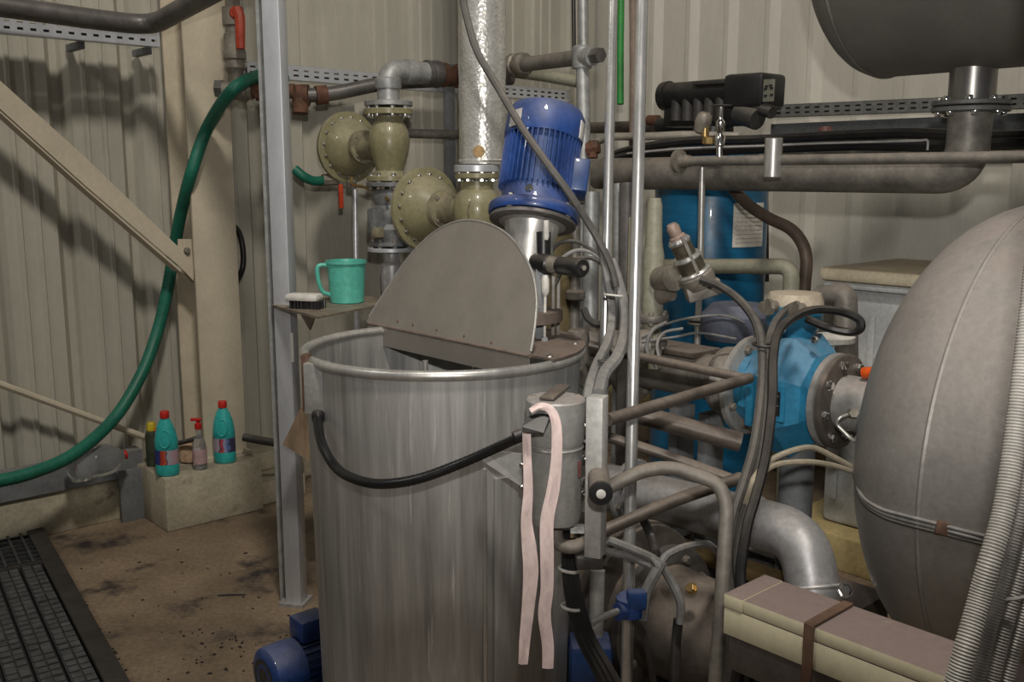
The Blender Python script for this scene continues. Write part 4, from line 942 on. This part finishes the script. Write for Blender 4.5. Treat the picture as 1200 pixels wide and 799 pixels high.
# valve head lying along the wall
h0, h1 = PA(786, 112, 4.05), PA(905, 106, 4.05); hd_ = (h1-h0).normalized()
R2 = Matrix((hd_, V((-hd_.y, hd_.x, 0)).normalized(), UP)); R2[2] = hd_.cross(R2[1]); R2 = R2.transposed()
zc = zt(109)
t = T('multiport_valve', 'long black control valve head on top of the blue resin tank', 'valve', (BX, BY, 1.87))
L = (h1-h0).length
hp0, hp1 = PA(776, 113, 4.05), PA(866, 107, 4.05)
MB().lathe([(.05, 0), (.072, .012), (.075, .05), (.065, .055), (.065, (hp1-hp0).length)], hp0, hp1-hp0, 24).build('piston_barrel', BLACK, t)
MB().box(PA(884, 107, 4.05), (.22, .20, .155), R2, .02).build('control_box', BLACK, t)
lb = PA(902, 105, 3.92)
MB().box(PA(901, 106, 3.945), (.06, .004, .10), R2, .002).build('face_plate', mat('grey_face_plate', (.16, .16, .13), .5), t)
mb = MB()
for i, (x, y) in enumerate(((898, 101), (903, 100), (897, 104), (904, 103), (897, 112), (904, 111))): mb.box(PA(x, y, 3.94), (.016, .004, .008), R2)
mb.build('face_print', BLACK, t)
MB().box(PA(850, 97, 4.05), (.28, .16, .02), R2, .004).build('top_plate', BLACKD, t)
for i, x in enumerate((793, 806, 819, 832, 845)):
    p = PA(x, 125, 4.02); MB().cyl(p-UP*.07, p+UP*.05, .03, seg=12).build('port', BLACKD, t)
p0, p1 = PA(786, 130, 4.08), PA(884, 128, 4.08)
MB().box((p0+p1)/2-UP*.02, ((p1-p0).length, .12, .12), R2, .01).build('manifold', BLACK, t)
MB().lathe([(.10, 1.86), (.10, zt(132))], BC, seg=24).build('neck', BLACK, t)
MB().cyl(PA(866, 132, 4.0), PA(888, 140, 3.98), .05, seg=14).cyl(PA(876, 120, 4.0), PA(905, 132, 3.98), .03, seg=10).build('elbow_port', BLACKD, t)
# ================================================================ BROWN HOSE, GREEN-GREY PIPE, BIN
cable('brown_hose', [PA(838, 200, 3.75), PA(856, 218, 3.72), PA(876, 239, 3.7), PA(900, 255, 3.7), PA(926, 268, 3.7), PA(940, 285, 3.7), PA(945, 305, 3.7), PA(943, 335, 3.7), PA(942, 360, 3.7)], .026, mat('brown_rubber', (.085, .06, .045), .5, 0, .25, 12, dust=.6, dustcol=(.16, .115, .085)), 'thick brown hose curving from the suction pipe down to the pump', 'hose', 12)
pipe_thing('pvc_pipe', [PA(760, 312, 3.6), PA(800, 312, 3.6), PA(928, 312, 3.6), V((PA(931, 350, 3.6).x, PA(931, 350, 3.6).y, 0))], .034, PVC, 'grey green plastic pipe level across the front of the blue tank', 'pipe', bend=.06, seg=16)
pipe_thing('pvc_elbow', [PA(960, 350, 3.45), PA(974, 346, 3.45), PA(991, 344, 3.45), PA(992, 400, 3.45), PA(992, 445, 3.45)], .044, PIPEG, 'stout dusty grey elbow beside the white bin', 'pipe', bend=.10, seg=18)
pipe_thing('black_upright', [PA(896, 222, 4.6), PA(897, 330, 4.6)], .02, BLACK, 'thin black upright on the wall right of the blue tank', 'conduit')
bp0 = PA(960, 625, 3.78)
t = T('storage_bin', 'grey white plastic bin with cream lid behind the large vessel', 'bin', W(3.9, bp0.dot(E2)+.45, .15))
bb0 = bp0.dot(E2); bw = .95; zl = ZY(330, PA(1000, 330, 3.78).y)
MB().box(W(4.08, bb0+bw/2, (.15+zl)/2), (.6, bw, zl-.15), RZ, .03).build('body', BINM, t)
MB().box(W(4.07, bb0+bw/2, zl+.028), (.68, bw+.08, .055), RZ, .015).build('lid', BINL, t)
MB().box(W(4.07, bb0+bw/2, zl-.015), (.65, bw+.05, .03), RZ, .008).build('lid_rim', BINM, t)
for k in range(7): MB().box(W(3.775, bb0+.06+k*.13, (.25+zl)/2-.06), (.02, .03, zl-.40), RZ, .004).build('rib', BINM, t)
solo(MB().box(W(4.03, bb0+bw/2, .075), (.75, bw+.3, .15), RZ, .006), 'bin_plinth', YELPL, 'yellowish concrete plinth under the grey white bin', 'plinth')
# ================================================================ LARGE VESSEL
RV = .645; vz = .935
CV = V((1.393, 2.547, vz)); HV = .35
t = T('pressure_vessel', 'huge dusty silver pressure vessel with rounded end at the right edge', 'vessel', (CV.x, CV.y, 0))
prof = [(RV*math.cos(x)**.85 if x < PI/2-.001 else .0, -HV*math.sin(x)) for x in [PI/2*k/18 for k in range(18, -1, -1)]]
MB().lathe(prof+[(RV, 1.5)], CV, E2, 96, cap=False).build('shell', TANKM, t, 60)
MB().torus(CV, E2, RV-.002, .0065, 96, 6).build('weld_seam', TANKM, t)
for bb in (.35, 1.2):
    MB().box(CV+E2*bb-UP*(vz+.30)/1+UP*(.30), (.1, .9, .6), RZ @ Matrix.Rotation(PI/2, 3, 'Z')).build('saddle', TANKD, t)
def vessel_inside(p):
    d = p-CV; h = d.dot(E2); r = (d-E2*h).length
    if h >= 0: return r < RV
    k = 1-(h/HV)**2
    return k > 0 and r < RV*(k**.425)
def vessel_hit(px, py, off=.006):
    r = ray(px, py); s = 1.2
    while s < 4 and not vessel_inside(CAM+r*s): s += .004
    return CAM+r*s-r.normalized()*off
# wires strapped to the vessel
for i, dy in enumerate((0, 5, 10)):
    pts = [P(1000, 547+dy*.5, 2.62), vessel_hit(1008, 578+dy*.6), vessel_hit(1030, 595+dy*.8), vessel_hit(1060, 604+dy), vessel_hit(1100, 614+dy), vessel_hit(1130, 622+dy), vessel_hit(1162, 630+dy), vessel_hit(1215, 645+dy)]
    solo(MB().tube(smooth(pts, 6), .0042, 7), 'sensor_wire', [CONDG, CONDG, BLACKD][i], ['uppermost of the three wires strapped across the silver vessel', 'middle one of the three wires strapped across the silver vessel', 'lowest and darkest wire strapped across the silver vessel'][i], 'wire', 'wires across the vessel')
solo(MB().box(vessel_hit(1106, 619, .008), (.035, .012, .03), Matrix.Rotation(.25, 3, 'Y'), .003), 'wire_clip', BROWNP, 'brown clip holding the wires to the vessel', 'clip')
# ================================================================ PUMP LINE
ap = CV.dot(E1); pc = PA(968, 467, ap); pz = pc.z
def pb(px): return PA(px, 460, ap).dot(E2)
def PL(b): return W(ap, b, pz)
bL, bR = pb(690), pb(985)
t = T('left_pump_pipe', 'wide dusty grey pipe leading left from the blue pump', 'pipe', PL(pb(780)))
rp = 27*3.4/F
MB().lathe([(rp, 0), (rp, pb(874)-bL)], PL(bL), E2, 36).build('pipe', PIPEG, t)
flange(t, PL(pb(880)), E2, .165, .024, CANM, 8, IRON, .013, ph=.39)
MB().lathe([(.115, 0), (.118, .02), (.095, .06)], PL(pb(866))-E2*.06, E2, 28).build('collar', PIPEG, t)
for px in (700, 745): flange(t, PL(pb(px)), E2, .14, .022, PIPEG, 8, IRON, .011)
MB().box(PL(pb(790))+UP*(rp+.002), (.16, .28, .02), RZ, .004).build('top_plate', PIPEB, t)
t = T('blue_pump', 'bright blue faceted pump body between two grey flanges', 'pump', PL(pb(915)))
b0, b1 = pb(889), pb(972)
oct_ = lambda r: r/math.cos(PI/8)
xd = (UP*math.cos(PI/8)+E1*math.sin(PI/8))
MB().lathe([(.12, .013), (.12, b0-pb(880)+.01)], PL(pb(880)), E2, 28).build('intake_ring', BLUEP, t)
L = b1-b0
MB().lathe([(oct_(.115), 0), (oct_(.12), L*.25), (oct_(.185), L*.42), (oct_(.19), L*.68), (oct_(.14), L*.93), (oct_(.11), L*.98)], PL(b0), E2, 8, xdir=xd).build('casing', BLUEP, t, 15)
nt_ = PL((b0+b1)/2-.0)
ctop = PA(932, 344, ap); ct = V((ctop.x, ctop.y, 0)); zc_ = lambda py: ZY(py, ct.y); SP = ct.y*.985/F
MB().lathe([(27*SP, zc_(420)), (25*SP, zc_(392)), (27*SP, zc_(388)), (33*SP, zc_(378)), (34*SP, zc_(356))], ct, seg=36).build('neck', BLUEP, t)
MB().lathe([(34*SP, zc_(357)), (33.5*SP, zc_(352)), (30*SP, zc_(343)), (0, zc_(341))], ct, seg=36).build('cap', mat('cream_cap', (.46, .40, .31), .5, 0, .1, 14, dust=.5, dustcol=(.38, .31, .25)), t)
# nameplate on the near facet
pn = PA(907, 472, ap-.20)
MB().box(pn, (.004, .075, .11), RZ).build('nameplate_frame', BLUEP, t)
MB().box(pn-E1*.003, (.004, .045, .075), RZ).build('nameplate', BLACK, t)
mb = MB()
for k in range(4): mb.box(pn-E1*.0055+UP*(.024-k*.015), (.001, .034-.006*(k%2), .004), RZ)
mb.build('nameplate_print', GUARD, t)
MB().box(pn+E2*.015-E1*.005-UP*.0, (.06, .10, .22), RZ, .006).build('side_pad', BLUEP, t) if False else None
MB().box(PA(886, 468, ap-.12), (.06, .045, .17), RZ, .006).build('side_boss', BLUEP, t)
for k, (x, y) in enumerate(((917, 387), (955, 398))): bolt(t, PA(x, y, ap-.08), -E1+UP*.4, .010, CHROME)
q = PL((b0+b1)/2)
MB().lathe([(.055, 0), (.055, pz-.15)], V((PL(pb(938)).x, PL(pb(938)).y, 0)), seg=20).build('foot_column', GREYP, t)
MB().box(V((PL(pb(938)).x, PL(pb(938)).y, .012)), (.14, .20, .024), RZ, .003).build('foot_plate', GREYP, t)
t = T('vessel_inlet', 'grey flanged inlet pipe joining the blue pump to the vessel', 'pipe', PL(pb(985)))
flange(t, PL(pb(978)), E2, .148, .022, CANM, 8, IRON, .012, both=False, ph=.2)
flange(t, PL(pb(978))+E2*.026, E2, .148, .022, HOUSEM, 8, CHROME, .013, both=False, ph=.2)
MB().lathe([(.085, 0), (.085, CV.dot(E2)-HV-pb(980)+.012)], PL(pb(980)), E2, 32).build('pipe', CANM, t)
solo(MB().cyl(PA(1012, 437, ap-.02), PA(1032, 436, ap-.02), .018, seg=14), 'orange_plug', ORANGE, 'orange plastic plug between the inlet flange and the vessel', 'plug')
solo(MB().lathe([(.07, 0), (.075, .004), (.075, .02), (.05, .026)], PA(974, 401, ap+.15), seg=26), 'plastic_disc', WHITEP, 'white round plastic disc below the looping cable behind the pump', 'disc')
pipe_thing('impulse_tube', [PA(998, 484, ap-.10), PA(983, 490, ap-.14), PA(980, 497, ap-.14), PA(996, 513, ap-.13), PA(1012, 524, ap-.10)], .006, INOX, 'thin bent steel tube on the vessel inlet pipe', 'tube', bend=.01)
solo(MB().cyl(PA(996, 484, ap-.07), PA(1001, 484, ap-.12), .014, seg=6), 'tube_nut', IRON, 'steel nut holding the thin bent tube on the inlet pipe', 'nut')
# fittings row at the pump's left shoulder
for i, (x, y) in enumerate(((893, 360), (925, 363))):
    solo(MB().cyl(PA(x, y, ap-.25), PA(x+16, y-1, ap-.2), .018, seg=10).cyl(PA(x+6, y, ap-.26), PA(x+10, y, ap-.25), .026, seg=8), 'cable_gland', IRON, ['left cable gland on the pump neck', 'right cable gland on the pump neck'][i], 'gland')
solo(MB().cyl(PA(888, 395, ap-.22), PA(888, 380, ap-.22), .012, seg=8), 'bright_stud', CHROME, 'bright steel stud left of the pump cables', 'stud')
solo(MB().lathe([(.0, 0), (.11, .01), (.13, .05), (.13, .10), (.09, .14)], PA(862, 400, ap+.25), (0, 0, 1), 24), 'motor_bulge', mat('dark_grey_motor', (.10, .11, .15), .5, .1, .2), 'dark grey rounded motor end in front of the blue tank', 'motor')
# base frame under the pump line
fr_ = T('steel_trestle', 'dark steel trestle beams carrying the pump pipework', 'trestle', PL(pb(800))-UP*pz)
for a_o in (-.10, .10): MB().box(W(ap+a_o, (bL+pb(950))/2, .30), (.06, pb(950)-bL, .10), RZ, .003).build('beam', PIPED, fr_)
for bq in (pb(740), pb(900)):
    for a_o in (-.10, .10): MB().box(W(ap+a_o, bq, .125), (.06, .06, .25), RZ, .003).build('leg', PIPED, fr_)
for px in (800, 835): MB().box(W(ap, pb(px), (.35+pz-.12)/2), (.10, .04, pz-.12-.35), RZ, .003).build('strut', GREYP, fr_)
# ================================================================ VALVE COLUMN behind the right bright tube
vc = P(763, 420, 3.3); vx, vy = vc.x, vc.y; zv = lambda py: ZY(py, vy); SV = vy*.985/F; VCo = V((vx, vy, 0))
t = T('valve_column', 'dusty upright valve assembly just right of the bright tube', 'valve', VCo+UP*zv(430))
MB().lathe([(13*SV, zv(430)), (13*SV, zv(400)), (11*SV, zv(380)), (13*SV, zv(376)), (13*SV, zv(352)), (12*SV, zv(344)), (13*SV, zv(300)), (10*SV, zv(282)), (9*SV, zv(240)), (7*SV, zv(232))], VCo, seg=22).build('body', PVC, t)
flange(t, VCo+UP*zv(372), UP, 20*SV, .025, PIPEG, 6, IRON, .009)
flange(t, VCo+UP*zv(400), UP, 19*SV, .022, PIPEG, 6, IRON, .009)
MB().cyl(VCo+V((.02, -.03, zv(326))), P(790, 326, 3.15), .042, seg=16).cyl(VCo+V((.02, -.03, zv(345))), P(786, 342, 3.2), .03, seg=14).build('side_port', IRON, t)
solo(MB().box(P(738, 300, 3.2), (.012, .012, .25)), 'level_strip', mat('pale_strip', (.50, .46, .34), .5), 'thin pale strip upright left of the right bright tube', 'gauge')
pipe_thing('dark_riser', [P(736, 215, 3.5), P(735, 320, 3.5), V((P(735, 420, 3.5).x, P(735, 420, 3.5).y, 0))], .032, PIPED, 'dark upright pipe seen between the two bright tubes', 'pipe')
pipe_thing('pale_riser', [P(726, 215, 3.9), V((P(726, 420, 3.9).x, P(726, 420, 3.9).y, 0))], .024, GALVD, 'pale upright pipe seen right beside the left bright tube', 'pipe')
# pressure regulator, tilted
r0, r1 = P(818, 328, 3.05), P(787, 264, 3.0); ra = r1-r0; L = ra.length
t = T('pressure_regulator', 'tilted chrome and brass pressure regulator in front of the blue tank', 'regulator', r0)
MB().lathe([(.050, -.02), (.056, 0), (.056, L*.1), (.046, L*.14)], r0, ra, 20).build('base', IRON, t)
MB().lathe([(.041, L*.12), (.041, L*.38)], r0, ra, 20).lathe([(.033, L*.44), (.033, L*.70)], r0, ra, 20).build('barrel', mat('dark_dusty_bronze', (.12, .105, .075), .35, .5, .3, 14), t)
MB().lathe([(.052, L*.12), (.054, L*.15), (.048, L*.18)], r0, ra, 20).lathe([(.042, L*.38), (.047, L*.41), (.042, L*.46)], r0, ra, 20).lathe([(.034, L*.68), (.036, L*.72), (.03, L*.76)], r0, ra, 20).build('ring', INOXB, t)
MB().lathe([(.026, L*.74), (.026, L*.80), (.019, L*.82), (.021, L*.96), (.014, L*1.02)], r0, ra, 14).build('cap', mat('pinkish_dusty_cap', (.34, .25, .21), .5, .2, .15), t)
MB().box(r0-ra.normalized()*.035, (.11, .07, .05), Matrix.Rotation(-.3, 3, 'Y'), .006).build('body_block', PIPEG, t)
MB().box(P(811, 305, 3.0), (.01, .03, .16), Matrix.Rotation(math.radians(-25), 3, 'Y')).build('side_bracket', PIPEG, t)
# thin dusty tubes and wires round the pump pipe
for i, (pts, r_, lb) in enumerate((
    ([(752, 395, 3.2), (785, 378, 3.2), (820, 371, 3.25), (850, 370, 3.3), (872, 378, 3.3)], .004, 'upper thin grey wire crossing in front of the blue tank'),
    ([(752, 400, 3.15), (790, 395, 3.15), (820, 390, 3.2), (862, 397, 3.25)], .004, 'lower thin grey wire crossing in front of the blue tank'),
    ([(770, 432, 3.05), (758, 410, 3.05), (764, 388, 3.05), (780, 378, 3.1)], .006, 'thin dusty tube looping round the valve column foot'),
    ([(775, 428, 3.02), (770, 405, 3.05), (778, 390, 3.08), (800, 385, 3.1)], .005, 'second dusty tube looping right of the valve column foot'))):
    cable('thin_wire', [P(*q) for q in pts], r_, CONDG, lb, 'wire')
# ================================================================ DUSTY RAILS IN THE MIDDLE
def rail(pts, r, m, label, bend=.08, name='guard_rail'): return pipe_thing(name, [P(*q) for q in pts], r, m, label, 'rail', bend=bend, seg=14)
rail([(712, 492, 2.30), (878, 443, 2.72)], .0155, PIPEB, 'dusty brown rail sloping up right from the grey guide bar')
rail([(690, 404, 3.0), (745, 417, 2.98), (872, 443, 2.80)], .014, PIPEB, 'thin dusty rail sloping down right beneath the wide pump pipe')
rail([(735, 482, 3.0), (868, 518, 2.95)], .030, PIPEB, 'thick dusty pipe sloping down right under the wide pump pipe', name='dusty_pipe')
rail([(712, 512, 2.62), (765, 528, 2.60), (870, 566, 2.55)], .0145, PIPEB, 'dusty rail sloping down right just above the bent rail')
rail([(700, 578, 2.22), (752, 551, 2.20), (788, 547, 2.18), (842, 566, 2.14), (852, 590, 2.12), (846, 700, 2.10), (836, 830, 2.12)], .0158, PIPEG, 'bent grey rail curving over and down to the lower edge', .09)
rail([(703, 624, 2.40), (790, 586, 2.44), (868, 560, 2.50)], .0160, PIPEB, 'brown rail sloping up right below the bent rail')
rail([(700, 668, 2.75), (697, 790, 2.75)], .022, CANM, 'short upright grey pipe under the guide bar', name='upright_pipe')
rail([(690, 405, 3.25), (760, 403, 3.25)], .05, PIPEG, 'dusty pipe stub at the vat right of the fixed cover', name='pipe_stub')
# blue ball cock on the right bright tube
bcx = P(737, 716, 2.44)
t = T('blue_valve', 'small blue tap valve clamped on the right bright tube', 'valve', bcx)
MB().lathe([(.026, 0), (.036, .006), (.036, .05), (.026, .058)], P(738, 722, 2.45), seg=16).cyl(P(724, 717, 2.42), P(752, 712, 2.46), .022, seg=12).build('body', BLUEM, t)
MB().box(P(746, 702, 2.42), (.05, .03, .05), None, .008).build('bonnet', BLUED, t)
MB().tube([P(724, 716, 2.42), P(708, 722, 2.40), P(692, 730, 2.38)], .009, 10).cyl(P(692, 728, 2.38), P(692, 733, 2.38), .012, seg=8).build('spout', INOX, t)
for i, (pts, r_, m_, lb) in enumerate((
    ([(712, 632, 2.4), (745, 645, 2.42), (770, 658, 2.44), (786, 680, 2.45), (797, 705, 2.45), (797, 730, 2.46)], .011, CONDG, 'upper grey cable curving down behind the blue tap'),
    ([(775, 658, 2.42), (768, 672, 2.42), (757, 695, 2.43), (753, 725, 2.44)], .014, CONDG, 'short thick grey cable dropping to the blue tap'),
    ([(742, 725, 2.44), (755, 745, 2.46), (762, 775, 2.47), (768, 815, 2.5)], .009, BLACKD, 'thin dark cable falling from the blue tap'),
    ([(708, 645, 2.42), (738, 652, 2.43), (768, 664, 2.44), (782, 650, 2.46), (805, 640, 2.5), (830, 638, 2.6), (842, 648, 2.7)], .010, CONDG, 'lower grey cable bending towards the flanged housing'),
    ([(795, 725, 2.5), (792, 760, 2.5), (790, 815, 2.5)], .013, BLACKD, 'straight dark cable falling in front of the flanged housing'),
    ([(752, 605, 2.6), (764, 630, 2.6), (770, 655, 2.5)], .012, BLACK, 'short black cable under the brown rail'))):
    cable('loose_cable', [P(*q) for q in pts], r_, m_, lb)
for x, y in ((768, 662),): solo(MB().torus(P(x, y, 2.43), (1, .3, .5), .02, .006, 16, 6), 'cable_tie', CONDG, 'grey tie where the loose cables cross', 'cable tie')
# black cable bundle below the can
for i, dx in enumerate((0, 7, 14)):
    cable('black_bundle_cable', [P(663+dx*.4, 620, 2.34), P(664+dx*.5, 660, 2.34), P(668+dx*.7, 700, 2.33), P(680+dx*.8, 745, 2.32), P(700+dx, 785, 2.30), P(716+dx, 815, 2.30)], .0125, BLACK, ['leftmost black cable of the bundle below the filter can', 'middle black cable of the bundle below the filter can', 'rightmost black cable of the bundle below the filter can'][i], group='cables below the filter can')
for i, (x, y) in enumerate(((667, 667), (670, 711))): solo(MB().torus(P(x, y, 2.335), (.15, .1, 1), .024, .004, 18, 6), 'cable_tie', WHITEP, ['upper pale tie round the black bundle below the filter', 'lower pale tie round the black bundle below the filter'][i], 'cable tie')
solo(MB().box(P(691, 790, 2.75), (.12, .12, .22), None, .02), 'blue_motor_end', BLUED, 'dark blue motor housing low behind the black bundle', 'motor')
# ================================================================ PUMP CABLES
cable('pump_cable', [P(822, 327, 2.95), P(845, 336, 2.9), P(868, 353, 2.8), P(886, 378, 2.7), P(893, 410, 2.6), P(892, 460, 2.5), P(884, 520, 2.42), P(870, 570, 2.36), P(858, 610, 2.33), P(852, 660, 2.3), P(860, 740, 2.28), P(850, 815, 2.28)], .0125, BLACKD, 'left black cable of the pair falling past the blue pump')
cable('pump_cable', [P(946, 374, 2.85), P(970, 384, 2.8), P(995, 389, 2.78), P(1008, 385, 2.76), P(1006, 374, 2.76), P(985, 365, 2.76), P(955, 363, 2.74), P(930, 372, 2.7), P(912, 390, 2.62), P(906, 420, 2.55), P(905, 470, 2.47), P(898, 530, 2.4), P(886, 580, 2.35), P(875, 620, 2.32), P(868, 680, 2.3), P(880, 740, 2.28), P(866, 815, 2.28)], .0125, BLACK, 'black cable looping over the pump neck and falling beside it')
cable('pump_cable', [P(930, 358, 2.95), P(918, 366, 2.85), P(905, 385, 2.72), P(898, 420, 2.61), P(897, 470, 2.52), P(889, 530, 2.45), P(876, 580, 2.41), P(864, 630, 2.38), P(868, 700, 2.36), P(886, 770, 2.35)], .0115, BLACKD, 'middle dusty cable running down between the pump cables')
solo(MB().torus(P(896, 404, 2.6), (.05, 0, 1), .030, .004, 20, 6), 'cable_tie', BLACK, 'black tie round the pump cables beside the blue casing', 'cable tie')
for i, pts in enumerate(([(872, 600, 2.42), (874, 582, 2.39), (885, 558, 2.38), (905, 538, 2.45), (935, 526, 2.5), (955, 525, 2.55), (978, 536, 2.58), (1000, 548, 2.62)], [(876, 605, 2.42), (878, 588, 2.39), (888, 562, 2.37), (908, 545, 2.44), (945, 541, 2.5), (975, 545, 2.56), (1000, 553, 2.61)])):
    cable('tan_cable', [P(*q) for q in pts], .0075, mat('tan_cable_sheath', (.33, .29, .22), .5, 0, .15), ['upper tan cable arching from the bundle to the vessel', 'lower tan cable arching from the bundle to the vessel'][i])
for x, y, w_ in ((900, 690, 0), (905, 700, 1)): pass
# ================================================================ SILVER ELBOW PIPE
t = T('silver_pipe', 'silver painted pipe with a wide elbow turning down behind the trunking', 'pipe', P(950, 690, 2.95))
se = [P(700, 566, 3.55), P(748, 578, 3.45), P(876, 610, 3.12), P(942, 628, 2.98), P(957, 715, 2.92), P(962, 800, 2.90)]
MB().tube(fillet(se, .26, 12), .080, 24).build('pipe', SILVER, t)
fil = fillet(se, .26, 12)
for q, ax_ in ((fil[22], fil[23]-fil[21]), (fil[42], fil[43]-fil[41])):
    MB().torus(q, ax_, .080, .0055, 36, 6).build('weld_bead', mat('fresh_weld', (.62, .61, .6), .4, .3, .2, 30), t)
flange(t, P(742, 577, 3.46), P(880, 612, 3.12)-P(748, 578, 3.45), .12, .02, SILVER, 8, IRON, .011)
bq = P(992, 697, 2.9)
solo(MB().box(V((bq.x+.02, bq.y+.02, bq.z/2)), (.16, .16, bq.z), RZ, .004), 'pipe_support', PIPEB, 'dusty brown support block beside the silver elbow', 'support')
o_ = T('anchor_bolt', 'bright bolt head on the dusty support beside the silver elbow', 'bolt', P(990, 692, 2.85)); bolt(o_, P(990, 692, 2.82), (-.2, -1, .6), .018, CHROME)
# ================================================================ FLANGED HOUSING LOW DOWN
ah = 2.22; hc = PA(775, 722, ah); hz_ = hc.z; rh = .17
def HL(px): return W(ah, PA(px, 722, ah).dot(E2), hz_)
t = T('flanged_housing', 'large dusty brown flanged pump housing low behind the tubes', 'housing', HL(775)-UP*hz_)
MB().lathe([(.15, 0), (.19, .03), (.19, .2)], HL(735)-E2*.2, E2, 40).build('rear_shell', HOUSEM, t)
flange(t, HL(742), E2, .27, .03, HOUSEM, 12, IRON, .014)
flange(t, HL(752), E2, .265, .02, HOUSEM, 0, None)
MB().lathe([(.18, 0), (.175, .03), (.17, .06)], HL(753), E2, 40).build('neck', HOUSEM, t)
flange(t, HL(778), E2, .225, .028, PIPED, 10, IRON, .013, ph=.5)
MB().lathe([(rh, 0), (rh-.005, .03), (rh-.01, .20), (rh-.03, .27), (rh-.09, .30), (0, .305)], HL(779), E2, 44).build('front_shell', HOUSEM, t)
bolt(t, PA(811, 690, ah-.145), -E1+UP*.6, .014, BRASS)
MB().box(HL(750)-UP*(hz_/2+.10), (.26, .5, hz_-.20), RZ, .01).build('foot', HOUSEM, t)
solo(MB().box(PA(800, 641, 2.58), (.07, .75, .04), RZ, .003), 'brown_beam', mat('brown_yellow_beam', (.22, .15, .06), .6, .1, .3), 'yellow brown beam behind the brown rail', 'beam')
# ================================================================ TRUNKING
at = 1.505; e0 = PA(849, 695, at); zt_ = e0.z; tb = e0.dot(E2)
t = T('cable_trunking', 'cream plastic cable trunking with dusty top at the lower right', 'trunking', W(at+.05, tb, zt_-.085))
TW, TH, TLn = .135, .083, 1.15
MB().box(W(at+TW/2, tb+TLn/2, zt_-TH*.66), (TW, TLn, TH*.66), RZ, .002).build('base', TRUNKM, t)
MB().box(W(at+TW/2, tb+TLn/2+.022, zt_-TH*.16), (TW, TLn-.044, TH*.31), RZ, .0015).build('lid', TRUNKM, t)
MB().box(W(at+TW/2, tb+.021, zt_-TH*.16), (TW+.003, .0425, TH*.325), RZ, .002).build('end_cover', TRUNKM, t)
bs = PA(950, 740, at).dot(E2)
MB().box(W(at-.006, bs, zt_-.052), (.005, .020, .115), RZ, .001).box(W(at+TW/2-.004, bs, zt_+.004), (TW, .020, .004), RZ).build('strap', BROWNP, t)
solo(MB().box(W(at+.07, tb+TLn/2+.1, zt_-.128), (.10, TLn+.2, .07), RZ, .003), 'support_channel', PIPED, 'dark steel channel carrying the cream trunking', 'channel')
solo(MB().box(W(at+.09, tb+.17, (zt_-.165)/2), (.06, .06, zt_-.165), RZ, .003), 'channel_leg', PIPED, 'dark leg under the cream trunking channel', 'leg')
for i, (x, y) in enumerate(((862, 748), (872, 752), (884, 757))):
    cable('black_tail', [P(x-8, y-40, 2.05), P(x, y, 2.02), P(x+4, y+30, 2.02), P(x-4, y+70, 2.03)], .012, BLACK, ['left black cable tail under the trunking end', 'middle black cable tail under the trunking end', 'right black cable tail under the trunking end'][i], group='cable tails under the trunking')
# ================================================================ CORRUGATED CONDUITS, RIGHT EDGE
solo(corrugated([P(1240, -260, 1.5), P(1236, -50, 1.47), P(1225, 180, 1.44), P(1212, 330, 1.42), P(1203, 410, 1.41), P(1192, 500, 1.40), P(1184, 555, 1.39), P(1175, 605, 1.38), P(1161, 655, 1.37), P(1148, 702, 1.37), P(1133, 755, 1.36), P(1121, 800, 1.36), P(1112, 840, 1.36)], .0155, .0046, .05, 14), 'pale_conduit', WCOR, 'pale corrugated conduit sweeping down the right edge', 'conduit')
for i, pts in enumerate(([(1262, -250), (1250, 100), (1232, 340), (1216, 470), (1206, 540), (1193, 610), (1178, 668), (1165, 715), (1150, 770), (1138, 830)], [(1278, -250), (1266, 100), (1248, 340), (1230, 490), (1221, 550), (1208, 615), (1193, 676), (1180, 725), (1166, 780), (1155, 830)], [(1294, -250), (1282, 100), (1264, 340), (1246, 500), (1236, 560), (1223, 622), (1208, 684), (1195, 735), (1182, 785), (1172, 830)])):
    solo(corrugated([P(x, y, 1.43+.015*i) for x, y in pts], .0108, .0046, .07, 12), 'dark_conduit', DCOR, ['dark corrugated conduit lying right against the pale one', 'dark corrugated conduit second from the pale one', 'dark corrugated conduit farthest right in the corner'][i], 'conduit')
solo(MB().torus(P(1186, 690, 1.45), (-.3, .1, 1), .036, .003, 18, 6), 'cable_tie', DCOR, 'dark tie round the corrugated conduits', 'cable tie')
